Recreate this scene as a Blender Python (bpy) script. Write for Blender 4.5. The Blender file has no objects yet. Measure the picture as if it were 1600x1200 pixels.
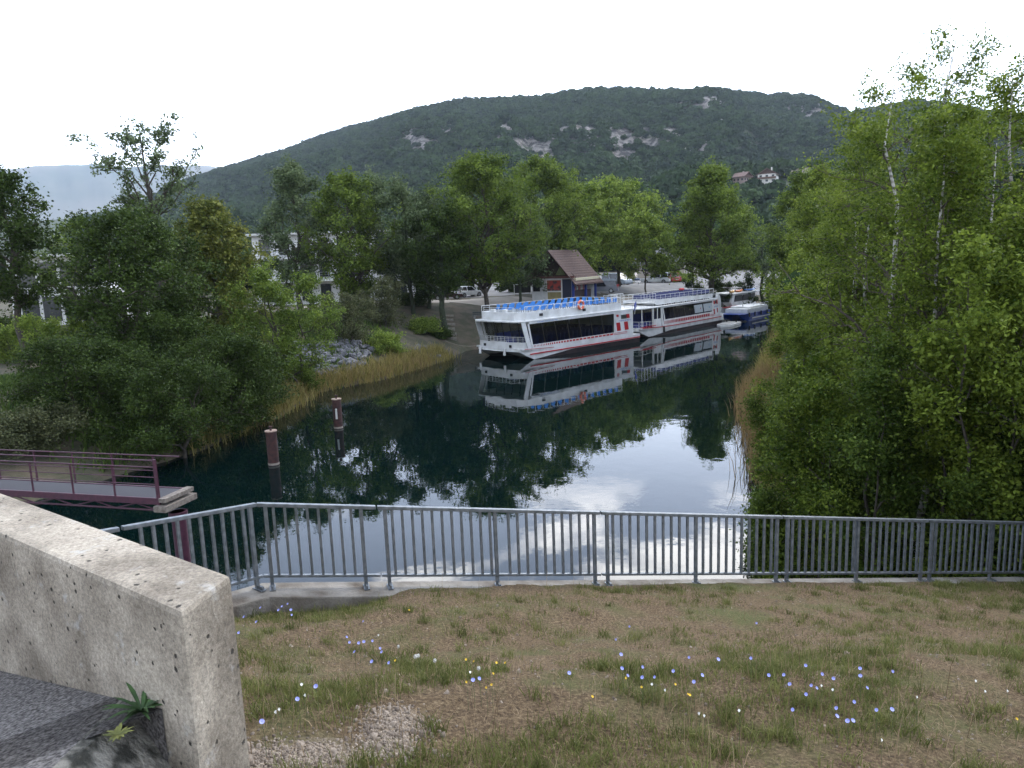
import bpy, bmesh, math, random
import numpy as np
from mathutils import Vector, Matrix

# ------------------------------------------------------------------ camera, world, sun
SC = bpy.context.scene
COL = SC.collection
RAD = math.radians
F_PX, PITCH, ROLL, CAMZ = 1155., RAD(9.43), RAD(2.18), 9.0
cd = bpy.data.cameras.new('camera'); cam = bpy.data.objects.new('camera', cd); COL.objects.link(cam)
cam.location = (0, 0, CAMZ)
cam.rotation_euler = (Matrix.Rotation(RAD(90) - PITCH, 3, 'X') @ Matrix.Rotation(-ROLL, 3, 'Z')).to_euler()
cd.sensor_width = 36; cd.lens = 36 * F_PX / 1600; cd.clip_start = .05; cd.clip_end = 60000
SC.camera = cam

SUN_EL, SUN_AZ = RAD(48), RAD(38)          # azimuth clockwise from +Y
w = bpy.data.worlds.new('World'); SC.world = w; w.use_nodes = True
nt = w.node_tree; N = nt.nodes; L = nt.links
for n in list(N): N.remove(n)
out = N.new('ShaderNodeOutputWorld'); bg = N.new('ShaderNodeBackground'); bg.inputs[1].default_value = .1
sky = N.new('ShaderNodeTexSky'); sky.sky_type = 'NISHITA'; sky.sun_disc = False
sky.sun_elevation = SUN_EL; sky.sun_rotation = SUN_AZ
tc = N.new('ShaderNodeTexCoord'); sp = N.new('ShaderNodeSeparateXYZ'); L.new(tc.outputs['Generated'], sp.inputs[0])
def wm(op, a, b=None, c=None):
    m = N.new('ShaderNodeMath'); m.operation = op
    for i, v in enumerate((a, b, c)):
        if v is None: continue
        if hasattr(v, 'links'): L.new(v, m.inputs[i])
        else: m.inputs[i].default_value = v
    return m.outputs[0]
z = wm('MAXIMUM', sp.outputs[2], .0)
zz = wm('ADD', z, .12)
cx = wm('DIVIDE', sp.outputs[0], zz); cy = wm('DIVIDE', sp.outputs[1], zz)
cb = N.new('ShaderNodeCombineXYZ'); L.new(cx, cb.inputs[0]); L.new(cy, cb.inputs[1])
nz = N.new('ShaderNodeTexNoise'); nz.inputs['Scale'].default_value = 2.1; nz.inputs['Detail'].default_value = 7; nz.inputs['Roughness'].default_value = .56
nz.inputs['Distortion'].default_value = .35
mp = N.new('ShaderNodeMapping'); mp.inputs['Location'].default_value = (5.3, 2.6, 0); L.new(cb.outputs[0], mp.inputs[0]); L.new(mp.outputs[0], nz.inputs['Vector'])
def ramp(fac, stops, tree_n=None, tree_l=None):
    n_ = tree_n or N; l_ = tree_l or L
    r = n_.new('ShaderNodeValToRGB'); l_.new(fac, r.inputs[0]); e = r.color_ramp.elements
    while len(e) < len(stops): e.new(.5)
    for i, (p, c) in enumerate(stops):
        e[i].position = p; e[i].color = (c, c, c, 1) if not hasattr(c, '__len__') else (*c, 1)
    return r.outputs[0]
def gauss(c, x0, w_):                                                    # a bank of cumulus low in front, right of the view axis
    return wm('POWER', 2.718, wm('MULTIPLY', wm('POWER', wm('DIVIDE', wm('SUBTRACT', c, x0), w_), 2), -1))
bank = wm('MULTIPLY_ADD', wm('MULTIPLY', gauss(cx, .42, .42), gauss(cy, 1.65, .42)), .17, -.055)
puff = ramp(wm('ADD', nz.outputs[0], bank), [(.50, 0), (.60, 1)])                      # bright cumulus
lowband = ramp(z, [(.0, 1), (.10, 1), (.30, 0)])                      # pale veil near the horizon
hi = ramp(z, [(.285, 0), (.35, 1)])                                    # cumulus only from 17 degrees up
cl = wm('MULTIPLY', puff, hi)
mixA = N.new('ShaderNodeMixRGB'); L.new(wm('MULTIPLY_ADD', lowband, .45, .5), mixA.inputs[0]); L.new(sky.outputs[0], mixA.inputs[1]); veil = ramp(z, [(.10, (.27, .28, .29)), (.22, (.35, .385, .45)), (.32, (.26, .30, .385)), (.45, (.15, .185, .26)), (.62, (.11, .13, .17))]); vs_ = N.new('ShaderNodeVectorMath'); vs_.operation = 'SCALE'; vs_.inputs['Scale'].default_value = 100; L.new(veil, vs_.inputs[0]); L.new(vs_.outputs[0], mixA.inputs[2])
mixB = N.new('ShaderNodeMixRGB'); L.new(cl, mixB.inputs[0]); L.new(mixA.outputs[0], mixB.inputs[1]); mixB.inputs[2].default_value = (66, 65, 64, 1)
# the veil is brighter on the sun's side of the sky
side = wm('MULTIPLY_ADD', sp.outputs[1], .5 * math.cos(SUN_AZ), wm('MULTIPLY_ADD', sp.outputs[0], .5 * math.sin(SUN_AZ), .5))
gain = wm('MULTIPLY_ADD', wm('POWER', wm('MAXIMUM', side, 0), 1.6), 1.35, .78)
vm = N.new('ShaderNodeVectorMath'); vm.operation = 'SCALE'; L.new(mixB.outputs[0], vm.inputs[0]); L.new(gain, vm.inputs['Scale'])
L.new(vm.outputs[0], bg.inputs[0]); L.new(bg.outputs[0], out.inputs[0])

sd = bpy.data.lights.new('sun', 'SUN'); sd.energy = 2.3; sd.angle = RAD(24); sd.color = (1, .95, .87)
sun = bpy.data.objects.new('sun', sd); COL.objects.link(sun)
sun.rotation_euler = (RAD(90) - SUN_EL, 0, -SUN_AZ + math.pi)
# direction check: light travels along -Z of the lamp; tilt about X then turn so that the lamp sits at SUN_AZ
d_ = Vector((math.sin(SUN_AZ) * math.cos(SUN_EL), math.cos(SUN_AZ) * math.cos(SUN_EL), math.sin(SUN_EL)))
sun.rotation_euler = d_.to_track_quat('Z', 'Y').to_euler()

SC.view_settings.view_transform = 'Standard'; SC.view_settings.look = 'None'
SC.view_settings.exposure = 0.22; SC.view_settings.gamma = 1
cy_ = SC.cycles
cy_.max_bounces = 6; cy_.diffuse_bounces = 3; cy_.glossy_bounces = 3; cy_.transmission_bounces = 3
cy_.transparent_max_bounces = 8; cy_.volume_bounces = 0; cy_.caustics_reflective = False; cy_.caustics_refractive = False
cy_.use_denoising = True

# ------------------------------------------------------------------ helpers
def ray(x, y):
    a = x - 800; b = 600 - y
    u = -a * math.sin(ROLL) + b * math.cos(ROLL); r = a * math.cos(ROLL) + b * math.sin(ROLL)
    return r, F_PX * math.cos(PITCH) + u * math.sin(PITCH), u * math.cos(PITCH) - F_PX * math.sin(PITCH)
def at(x, y, z):                      # survey: where the sight line of a photo point meets height z
    d = ray(x, y); t = (z - CAMZ) / d[2]; return d[0] * t, d[1] * t
def atY(x, y, Y):                     # ... or meets the distance Y
    d = ray(x, y); t = Y / d[1]; return d[0] * t, CAMZ + d[2] * t

MATS = {}
def mat(name, base, rough=.6, metal=0, var=.0, scale=8, bump=0, bscale=None, spec=.5, base2=None, detail=4, coords='Object', lo=.35, hi=.65):
    """procedural material: two colours mixed by noise, optional bump"""
    if name in MATS: return MATS[name]
    m = bpy.data.materials.new(name); m.use_nodes = True; t = m.node_tree; b = t.nodes['Principled BSDF']
    b.inputs['Roughness'].default_value = rough; b.inputs['Metallic'].default_value = metal
    b.inputs['Specular IOR Level'].default_value = spec
    c1 = base; c2 = base2 or tuple(min(1, c * (1 - var)) for c in base)
    tcn = t.nodes.new('ShaderNodeTexCoord')
    n1 = t.nodes.new('ShaderNodeTexNoise'); n1.inputs['Scale'].default_value = scale; n1.inputs['Detail'].default_value = detail
    t.links.new(tcn.outputs[coords], n1.inputs['Vector'])
    r = t.nodes.new('ShaderNodeValToRGB'); e = r.color_ramp.elements
    e[0].position = lo; e[0].color = (*c2, 1); e[1].position = hi; e[1].color = (*c1, 1)
    t.links.new(n1.outputs[0], r.inputs[0]); t.links.new(r.outputs[0], b.inputs['Base Color'])
    if bump:
        n2 = t.nodes.new('ShaderNodeTexNoise'); n2.inputs['Scale'].default_value = bscale or scale * 4; n2.inputs['Detail'].default_value = 5
        t.links.new(tcn.outputs[coords], n2.inputs['Vector'])
        bp = t.nodes.new('ShaderNodeBump'); bp.inputs['Strength'].default_value = 1; bp.inputs['Distance'].default_value = bump
        t.links.new(n2.outputs[0], bp.inputs['Height']); t.links.new(bp.outputs[0], b.inputs['Normal'])
    MATS[name] = m; return m

def leafmat(name, dark, light, trans=.3, rough=.55):
    m = bpy.data.materials.new(name); m.use_nodes = True; t = m.node_tree; n = t.nodes; l = t.links
    light = tuple(c * 1.34 for c in light); dark = tuple(c * 1.12 for c in dark)
    b = n['Principled BSDF']; b.inputs['Roughness'].default_value = rough; b.inputs['Specular IOR Level'].default_value = .1
    a = n.new('ShaderNodeAttribute'); a.attribute_name = 'tone'
    r = n.new('ShaderNodeValToRGB'); e = r.color_ramp.elements
    e[0].position = 0; e[0].color = (*dark, 1); e[1].position = 1; e[1].color = (*light, 1)
    l.new(a.outputs['Fac'], r.inputs[0]); l.new(r.outputs[0], b.inputs['Base Color'])
    tr = n.new('ShaderNodeBsdfTranslucent'); l.new(r.outputs[0], tr.inputs[0])
    mx = n.new('ShaderNodeMixShader'); mx.inputs[0].default_value = trans
    l.new(b.outputs[0], mx.inputs[1]); l.new(tr.outputs[0], mx.inputs[2]); l.new(mx.outputs[0], n['Material Output'].inputs[0])
    MATS[name] = m; return m

def tag(o, label=None, cat=None, group=None, kind=None):
    if label: o['label'] = label
    if cat: o['category'] = cat
    if group: o['group'] = group
    if kind: o['kind'] = kind
    return o
def empty(name, loc, label, cat, group=None, rz=0):
    o = bpy.data.objects.new(name, None); COL.objects.link(o); o.location = loc; o.rotation_euler = (0, 0, rz)
    o.empty_display_size = .2
    return tag(o, label, cat, group)
def copytree(o, parent=None):
    c = o.copy(); COL.objects.link(c); c.parent = parent
    for ch in [k for k in o.children]: copytree(ch, c)
    return c

class MB:
    """collects shapes, then links them as ONE mesh object"""
    def __init__(s): s.v = []; s.f = []; s.m = []; s.sm = []
    def add(s, vs, fs, mi=0, smooth=False):
        o = len(s.v); s.v += [tuple(v) for v in vs]; s.f += [tuple(o + i for i in f) for f in fs]
        s.m += [mi] * len(fs); s.sm += [smooth] * len(fs); return s
    def box(s, x0, x1, y0, y1, z0, z1, mi=0, M=None):
        vs = [(x, y, z) for x in (x0, x1) for y in (y0, y1) for z in (z0, z1)]
        if M is not None: vs = [M @ Vector(v) for v in vs]
        return s.add(vs, [(0, 1, 3, 2), (4, 6, 7, 5), (0, 4, 5, 1), (2, 3, 7, 6), (0, 2, 6, 4), (1, 5, 7, 3)], mi)
    def tube(s, p, r, n=6, mi=0, smooth=True, caps=True):
        p = [Vector(q) for q in p]; rr = r if hasattr(r, '__len__') else [r] * len(p)
        rings = []
        for i, q in enumerate(p):
            d = (p[min(i + 1, len(p) - 1)] - p[max(i - 1, 0)]).normalized()
            a = d.cross(Vector((0, 0, 1)) if abs(d.z) < .9 else Vector((1, 0, 0))).normalized(); b = d.cross(a)
            rings.append([q + (a * math.cos(2 * math.pi * k / n) + b * math.sin(2 * math.pi * k / n)) * rr[i] for k in range(n)])
        vs = [v for g in rings for v in g]; fs = []
        for i in range(len(p) - 1):
            for k in range(n): fs.append((i * n + k, i * n + (k + 1) % n, (i + 1) * n + (k + 1) % n, (i + 1) * n + k))
        s.add(vs, fs, mi, smooth)
        if caps: s.add(rings[0], [tuple(range(n))[::-1]], mi); s.add(rings[-1], [tuple(range(n))], mi)
        return s
    def prism(s, poly, a, b, axis='y', mi=0):
        """extrude a 2-D polygon between a and b along an axis"""
        n = len(poly)
        def P(q, t): return {'y': (q[0], t, q[1]), 'z': (q[0], q[1], t), 'x': (t, q[0], q[1])}[axis]
        vs = [P(q, a) for q in poly] + [P(q, b) for q in poly]
        return s.add(vs, [tuple(range(n)), tuple(range(n, 2 * n))[::-1]] + [(i, n + i, n + (i + 1) % n, (i + 1) % n) for i in range(n)], mi)
    def loft(s, rings, mi=0, closed=True, caps=True, smooth=False):
        n = len(rings[0]); vs = [v for g in rings for v in g]; fs = []
        for i in range(len(rings) - 1):
            for k in range(n if closed else n - 1):
                fs.append((i * n + k, i * n + (k + 1) % n, (i + 1) * n + (k + 1) % n, (i + 1) * n + k))
        s.add(vs, fs, mi, smooth)
        if caps: s.add(rings[0], [tuple(range(n))[::-1]], mi); s.add(rings[-1], [tuple(range(n))], mi)
        return s
    def ball(s, c, r, mi=0, n=8, m=6, sc=(1, 1, 1)):
        rings = []
        for i in range(1, m):
            t = math.pi * i / m
            rings.append([(c[0] + r * sc[0] * math.sin(t) * math.cos(2 * math.pi * k / n), c[1] + r * sc[1] * math.sin(t) * math.sin(2 * math.pi * k / n), c[2] + r * sc[2] * math.cos(t)) for k in range(n)])
        return s.loft(rings, mi, smooth=True)
    def build(s, name, mats, parent=None, bevel=0, recalc=True):
        me = bpy.data.meshes.new(name); me.from_pydata(s.v, [], s.f)
        if not isinstance(mats, (list, tuple)): mats = [mats]
        for m in mats: me.materials.append(m)
        me.polygons.foreach_set('material_index', s.m); me.polygons.foreach_set('use_smooth', s.sm)
        me.update()
        if recalc or bevel:
            bm = bmesh.new(); bm.from_mesh(me)
            if bevel:
                bmesh.ops.remove_doubles(bm, verts=bm.verts, dist=1e-5)
                ed = [e for e in bm.edges if len(e.link_faces) == 2 and e.calc_face_angle(0) > .6]
                bmesh.ops.bevel(bm, geom=ed, offset=bevel, segments=2, affect='EDGES', profile=.6)
            bmesh.ops.recalc_face_normals(bm, faces=bm.faces); bm.to_mesh(me); bm.free()
        o = bpy.data.objects.new(name, me); COL.objects.link(o); o.parent = parent
        return o

def npmesh(name, verts, faces_quads, mats, tone=None, mi=None, smooth=False, parent=None, link=True):
    """fast mesh from numpy arrays (quads)"""
    me = bpy.data.meshes.new(name); nv = len(verts); nf = len(faces_quads)
    me.vertices.add(nv); me.vertices.foreach_set('co', np.ascontiguousarray(verts, dtype=np.float32).ravel())
    me.loops.add(nf * 4); me.loops.foreach_set('vertex_index', np.ascontiguousarray(faces_quads, dtype=np.int32).ravel())
    me.polygons.add(nf); me.polygons.foreach_set('loop_start', np.arange(nf, dtype=np.int32) * 4)
    if mi is not None: me.polygons.foreach_set('material_index', np.ascontiguousarray(mi, dtype=np.int32))
    if smooth: me.polygons.foreach_set('use_smooth', np.ones(nf, dtype=bool))
    if not isinstance(mats, (list, tuple)): mats = [mats]
    for m in mats: me.materials.append(m)
    me.update(calc_edges=True)
    if tone is not None:
        a = me.attributes.new('tone', 'FLOAT', 'FACE'); a.data.foreach_set('value', np.ascontiguousarray(tone, dtype=np.float32))
    o = bpy.data.objects.new(name, me)
    if link: COL.objects.link(o)
    o.parent = parent
    return o

def leafquads(c, size, rng, up=.3, aspect=.6, droop=0):
    """rhombic leaves at the points c; returns verts, faces"""
    n = len(c)
    nrm = rng.normal(size=(n, 3)); nrm[:, 2] = np.abs(nrm[:, 2]) + up; nrm /= np.linalg.norm(nrm, axis=1)[:, None]
    t = rng.normal(size=(n, 3)); t[:, 2] -= droop; t -= nrm * (t * nrm).sum(1)[:, None]; t /= np.linalg.norm(t, axis=1)[:, None]
    b = np.cross(nrm, t); s = (size * rng.uniform(.65, 1.3, n))[:, None]
    v = np.stack([c - t * s * .5, c + b * s * .5 * aspect + nrm * s * .08, c + t * s * .5, c - b * s * .5 * aspect + nrm * s * .08], 1).reshape(-1, 3)
    return v, np.arange(4 * n).reshape(-1, 4)

def vnoise(x, y, seed=0):
    """cheap smooth 2-D value noise, numpy"""
    xi = np.floor(x).astype(np.int64); yi = np.floor(y).astype(np.int64); fx = x - xi; fy = y - yi
    fx = fx * fx * (3 - 2 * fx); fy = fy * fy * (3 - 2 * fy)
    def h(a, b):
        n = (a * 374761393 + b * 668265263 + seed * 144665) & 0xffffffff
        n = ((n ^ (n >> 13)) * 1274126177) & 0xffffffff
        return ((n ^ (n >> 16)) & 0xffff) / 65535.
    return (h(xi, yi) * (1 - fx) + h(xi + 1, yi) * fx) * (1 - fy) + (h(xi, yi + 1) * (1 - fx) + h(xi + 1, yi + 1) * fx) * fy
def fbm(x, y, o=4, seed=0):
    s = 0; a = .5
    for i in range(o): s = s + a * vnoise(x * 2 ** i, y * 2 ** i, seed + i); a *= .5
    return s / (1 - .5 ** o)

# ------------------------------------------------------------------ lie of the land
def fenceY(X): return 8.36 + (X + 2.97) * .312
def fenceZ(X): return 5.26 - (X + 2.97) * .1735
WATER = [(-60, 14), (-24, 24), (-20.4, 28), (-15.9, 37.5), (-15.4, 42.2), (-14.6, 44.4), (-14.2, 54), (-10.3, 59.1), (-6.5, 68.5),
         (-4.6, 76.5), (0, 80), (8.5, 88.5), (17, 97), (26, 107), (36, 116), (50, 123), (66, 126), (66, 121), (48, 110), (38, 98), (29.8, 82), (21.8, 62.6), (14.2, 43.8),
         (11.6, 33.3), (9.6, 27.7), (8.7, 24.8), (7.2, 19.8), (6.2, 15), (5.2, 11.1), (-3, 8.6), (-3.6, 8.1), (-9, 6), (-60, 6)]
def polydist(px, py, poly):
    d = np.full(px.shape, 1e9); inside = np.zeros(px.shape, bool); n = len(poly)
    for i in range(n):
        x0, y0 = poly[i]; x1, y1 = poly[(i + 1) % n]
        ex, ey = x1 - x0, y1 - y0
        t = np.clip(((px - x0) * ex + (py - y0) * ey) / (ex * ex + ey * ey), 0, 1)
        d = np.minimum(d, np.hypot(px - x0 - t * ex, py - y0 - t * ey))
        c = ((y0 > py) != (y1 > py)) & (px < (x1 - x0) * (py - y0) / (y1 - y0 + 1e-12) + x0)
        inside ^= c
    return np.where(inside, -d, d)
def ss(t): t = np.clip(t, 0, 1); return t * t * (3 - 2 * t)
def landz(X, Y):
    X = np.asarray(X, float); Y = np.asarray(Y, float)
    d = polydist(X, Y, WATER)
    right = ss((X - (.42 * Y - 4)) / 6.)                       # 1 on the right bank
    left = ss((-8 - X) / 8.) * ss((66 - Y) / 10)               # 1 on the near left bank
    top = 4.3 * (1 - right) + 2.6 * right; top = top * (1 - left) + 3.0 * left
    wid = 11.5 * (1 - right) + 9 * right
    z = top * (1 - (1 - np.clip(d / wid, 0, 1)) ** 1.35) + .10
    z = z + ss((d - 8) / 60) * (4.3 - top)
    z = z + (fbm(X / 5, Y / 5, 3, 3) - .5) * .35 * ss(d / 3)
    z = np.where(d < 0, np.maximum(-2.2, -.05 + d * .45), z)
    under = ss((fenceY(X) + .9 - Y) / .5) * ss((30 - X) / 5)
    z = z * (1 - under) + np.minimum(-1.0, z) * under          # the dam's own slope sheet takes over here
    r = np.hypot(X, Y)
    return z + np.where(r > 2600, 0, 0)
def lz(X, Y): return float(landz(np.array([X]), np.array([Y]))[0])

def slopez(X, Y):
    dd = fenceY(X) - Y
    z = fenceZ(X) + .29 * dd
    z = z + .16 * np.exp(-((dd - 5.0) / .9) ** 2) - .10 * np.exp(-((dd - 3.) / 1.2) ** 2)
    z = z - .28 * ss((-1.2 - X) / 1.2) * ss((2.2 - dd) / 1.6)
    return z + (fbm(X * 1.3, Y * 1.3, 4, 9) - .5) * .12
def sz(X, Y): return float(slopez(np.array([X]), np.array([Y]))[0])
# ------------------------------------------------------------------ setting: ground, water, hills
def groundmat():
    m = mat('bank_ground', (.095, .075, .050), .95, base2=(.050, .052, .026), scale=.9, bump=.08, bscale=9, detail=8, lo=.4, hi=.6)
    return m
xs = np.concatenate([-np.geomspace(12500, 75, 34), np.arange(-74, 90, .8), np.geomspace(91, 12500, 34)])
ys = np.concatenate([-np.geomspace(600, 5, 10), np.arange(-4, 160, .8), np.geomspace(161, 12500, 40)])
GX, GY = np.meshgrid(xs, ys); GZ = landz(GX, GY)
idx = np.arange(GX.size).reshape(GX.shape)
q = np.stack([idx[:-1, :-1], idx[:-1, 1:], idx[1:, 1:], idx[1:, :-1]], -1).reshape(-1, 4)
tag(npmesh('ground', np.stack([GX, GY, GZ], -1).reshape(-1, 3), q, groundmat(), smooth=True), kind='structure')

# water: one sheet filling the dock, slightly rippled, dark teal
wmt = bpy.data.materials.new('water'); wmt.use_nodes = True; t = wmt.node_tree; b = t.nodes['Principled BSDF']
b.inputs['Base Color'].default_value = (.0008, .0050, .0052, 1); b.inputs['Roughness'].default_value = .015; b.inputs['IOR'].default_value = 1.333
tcn = t.nodes.new('ShaderNodeTexCoord'); mpn = t.nodes.new('ShaderNodeMapping'); mpn.inputs['Scale'].default_value = (1, .8, 1)
t.links.new(tcn.outputs['Object'], mpn.inputs[0])
n1 = t.nodes.new('ShaderNodeTexNoise'); n1.inputs['Scale'].default_value = 1.1; n1.inputs['Detail'].default_value = 3; t.links.new(mpn.outputs[0], n1.inputs['Vector'])
n2 = t.nodes.new('ShaderNodeTexNoise'); n2.inputs['Scale'].default_value = .12; n2.inputs['Detail'].default_value = 2; t.links.new(mpn.outputs[0], n2.inputs['Vector'])
mm = t.nodes.new('ShaderNodeMath'); mm.operation = 'MULTIPLY'; t.links.new(n1.outputs[0], mm.inputs[0]); t.links.new(n2.outputs[0], mm.inputs[1])
bp = t.nodes.new('ShaderNodeBump'); bp.inputs['Distance'].default_value = .0085; t.links.new(mm.outputs[0], bp.inputs['Height']); t.links.new(bp.outputs[0], b.inputs['Normal'])
wv = [(-75, 4, 0), (75, 4, 0), (75, 132, 0), (-75, 132, 0)]
tag(MB().add(wv, [(0, 1, 2, 3)]).build('water', wmt), kind='structure')

# far lot: asphalt and pale road (flat plateau at 4.3+)
asph = mat('asphalt', (.17, .165, .16), .9, var=.25, scale=.6, bump=.01, bscale=40)
gravel_m = mat('pale_gravel', (.34, .30, .25), .95, var=.25, scale=.5, bump=.02, bscale=20)
def drape(name, poly, m, dz, step=1.5, label=None):
    """a surface laid over the land"""
    P = np.array(poly); x0, y0 = P.min(0); x1, y1 = P.max(0)
    X, Y = np.meshgrid(np.arange(x0, x1 + step, step), np.arange(y0, y1 + step, step)); d = polydist(X, Y, poly)
    idx = np.arange(X.size).reshape(X.shape)
    keep = (d[:-1, :-1] < 0) & (d[1:, 1:] < 0) & (d[1:, :-1] < 0) & (d[:-1, 1:] < 0)
    q = np.stack([idx[:-1, :-1], idx[:-1, 1:], idx[1:, 1:], idx[1:, :-1]], -1)[keep].reshape(-1, 4)
    Z = landz(X, Y) + dz
    u, inv = np.unique(q, return_inverse=True)
    V = np.stack([X, Y, Z], -1).reshape(-1, 3)[u]
    return tag(npmesh(name, V, inv.reshape(-1, 4), m, smooth=True), kind='structure')
drape('promenade_path', [(-26, 90), (-14, 88), (-4, 89), (4, 91.5), (6, 95), (4, 98), (-8, 96), (-24, 98)], gravel_m, .05, .7)
drape('parking_lot', [(-30, 101), (-6, 99), (6, 103), (14, 106), (26, 114.5), (60, 132), (60, 190), (-30, 190)], asph, .06, 1.2)
drape('pale_road', [(16, 150), (24, 148), (60, 240), (44, 250)], gravel_m, .12, 2.5)
drape('path', [(9, 97.5), (11.5, 96), (18, 102), (20, 112), (14, 105)], gravel_m, .09, .6)

# ---- mountain
SKY = [(-400, 330), (0, 345), (150, 335), (200, 325), (250, 300), (300, 279), (350, 263), (400, 248), (450, 233), (500, 214), (560, 195), (600, 185), (650, 170), (700, 160), (750, 154),
       (800, 153), (850, 151), (880, 144), (930, 138), (1000, 140), (1060, 142), (1110, 137), (1150, 142), (1200, 149), (1250, 149), (1280, 156), (1305, 170),
       (1330, 182), (1360, 172), (1420, 158), (1460, 158), (1500, 168), (1560, 178), (1700, 190), (2000, 215)]
sk = [ray(x, y) for x, y in SKY]
SAZ = np.array([math.atan2(d[0], d[1]) for d in sk]); SEL = np.array([d[2] / math.hypot(d[0], d[1]) for d in sk])
def ridge_r(az): return np.interp(az, [-.6, -.35, 0, .2, .26, .32, .5], [2300, 1900, 1380, 1250, 1220, 1500, 1500])
hx0 = atY(1235, 292, 455); HAM = (hx0[0], 455, hx0[1])      # terrace of the hillside hamlet
ROCKS = [(.03, .045, .485, .545, 1.), (.085, .032, .55, .605, 1.), (.12, .035, .52, .62, 1.), (.175, .045, .54, .59, 1.), (.205, .022, .56, .63, 1.), (.165, .05, .595, .63, .9), (.235, .03, .535, .575, .8),
         (.265, .05, .69, .775, .85), (.287, .025, .58, .62, .8), (.39, .04, .76, .84, 1.), (-.02, .06, .885, .935, .8), (-.10, .05, .535, .59, .7), (-.16, .05, .60, .64, .7), (-.2, .04, .3, .35, .7)]
def rockmask(az, t):
    """bare limestone bands part way up the hill"""
    m = np.zeros(np.shape(az))
    for a0, wa, t0, t1, s in ROCKS:
        tm = .5 * (t0 + t1); th = .5 * (t1 - t0)
        m = np.maximum(m, s * np.exp(-((az - a0) / wa) ** 4) * np.exp(-(((t - tm) + .05 * (fbm(az * 30, az * 0, 3, 5) - .5) * 2) / (th * 1.1)) ** 4))
    n = fbm(az * 45, t * 34, 4, 21) * .4 + fbm(az * 190, t * 150, 3, 22) * .6
    return np.clip(m * ss((n - .37) / .10), 0, 1)
def mountz(az, r):
    R = ridge_r(az); el = np.interp(az, SAZ, SEL); t = (r - 250) / (R - 250)
    tt = np.clip(t, 0, 1)
    prof = .86 * tt ** 1.25 + .10 * ss((tt - .48) / .10) + .04 * ss((tt - .72) / .06)
    H = el * R + CAMZ - 5 - 6
    gul = (fbm(az * 16, r / 260., 4, 31) - .5) * 60 * np.sin(np.pi * np.clip(tt, 0, 1)) 
    z = 4.2 + prof * H + gul
    z = z - np.clip(r - R, 0, None) * .35
    x_, y_ = np.sin(az) * r, np.cos(az) * r; gz = np.exp(-((x_ - HAM[0]) / 95) ** 2 - ((y_ - HAM[1]) / 60) ** 2)
    z = z + (HAM[2] + (y_ - HAM[1]) * .22 - z) * np.clip(gz * 1.6, 0, 1)
    return z + (fbm(az * 90, r / 30., 3, 8) - .5) * 6 * np.clip(tt * 5, 0, 1), tt
azs = np.linspace(-.62, .78, 1100); rs = np.concatenate([np.linspace(250, 1400, 230), np.linspace(1410, 2600, 60)])
A, Rr = np.meshgrid(azs, rs); Z, T = mountz(A, Rr)
V = np.stack([np.sin(A) * Rr, np.cos(A) * Rr, Z], -1).reshape(-1, 3); idx = np.arange(A.size).reshape(A.shape)
q = np.stack([idx[:-1, :-1], idx[:-1, 1:], idx[1:, 1:], idx[1:, :-1]], -1).reshape(-1, 4)
rk = rockmask(A, T)
ft = rk[:-1, :-1].ravel()
mm_ = bpy.data.materials.new('mountain_side'); mm_.use_nodes = True; t = mm_.node_tree; b = t.nodes['Principled BSDF']; b.inputs['Roughness'].default_value = .95
at_ = t.nodes.new('ShaderNodeAttribute'); at_.attribute_name = 'tone'
tcn = t.nodes.new('ShaderNodeTexCoord'); nn = t.nodes.new('ShaderNodeTexNoise'); nn.inputs['Scale'].default_value = .09; nn.inputs['Detail'].default_value = 8; nn.inputs['Roughness'].default_value = .7
t.links.new(tcn.outputs['Object'], nn.inputs['Vector'])
def rr(fac, stops): return ramp(fac, stops, t.nodes, t.links)
rock = rr(nn.outputs[0], [(.43, (.045, .042, .038)), (.50, (.17, .155, .14)), (.57, (.30, .275, .25))])
soil = rr(nn.outputs[0], [(.3, (.03, .05, .022)), (.7, (.07, .085, .04))])
mx = t.nodes.new('ShaderNodeMixRGB'); t.links.new(rr(at_.outputs['Fac'], [(.1, 0), (.4, 1)]), mx.inputs[0]); t.links.new(soil, mx.inputs[1]); t.links.new(rock, mx.inputs[2])
t.links.new(mx.outputs[0], b.inputs['Base Color'])
bp = t.nodes.new('ShaderNodeBump'); bp.inputs['Distance'].default_value = 6; t.links.new(nn.outputs[0], bp.inputs['Height']); t.links.new(bp.outputs[0], b.inputs['Normal'])
tag(npmesh('mountain', V, q, mm_, tone=ft, smooth=True), kind='structure')

# far blue range
FAR = [(-500, 300), (-200, 285), (0, 268), (60, 263), (110, 259), (150, 257), (200, 262), (250, 258), (290, 261), (330, 262), (420, 275), (560, 300), (800, 330)]
fk = [ray(x, y) for x, y in FAR]; FAZ = np.array([math.atan2(d[0], d[1]) for d in fk]); FEL = np.array([d[2] / math.hypot(d[0], d[1]) for d in fk])
azs = np.linspace(-.85, .1, 300); rs = np.linspace(6500, 10500, 40); A, Rr = np.meshgrid(azs, rs)
tt = np.clip((Rr - 6500) / 2500, 0, 1); Z = 4 + (np.interp(A, FAZ, FEL) * 9000 + 5) * ss(tt * 1.0) ** .8 * (1 + .22 * (fbm(A * 40, Rr / 900, 5, 4) - .5) * np.sin(np.pi * tt)) - np.clip(Rr - 9000, 0, None) * .3
idx = np.arange(A.size).reshape(A.shape)
q = np.stack([idx[:-1, :-1], idx[:-1, 1:], idx[1:, 1:], idx[1:, :-1]], -1).reshape(-1, 4)
tag(npmesh('far_mountain', np.stack([np.sin(A) * Rr, np.cos(A) * Rr, Z], -1).reshape(-1, 3), q, mat('far_slopes', (.16, .15, .11), .95, base2=(.03, .06, .03), scale=.0012, detail=8), smooth=True), kind='structure')

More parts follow.
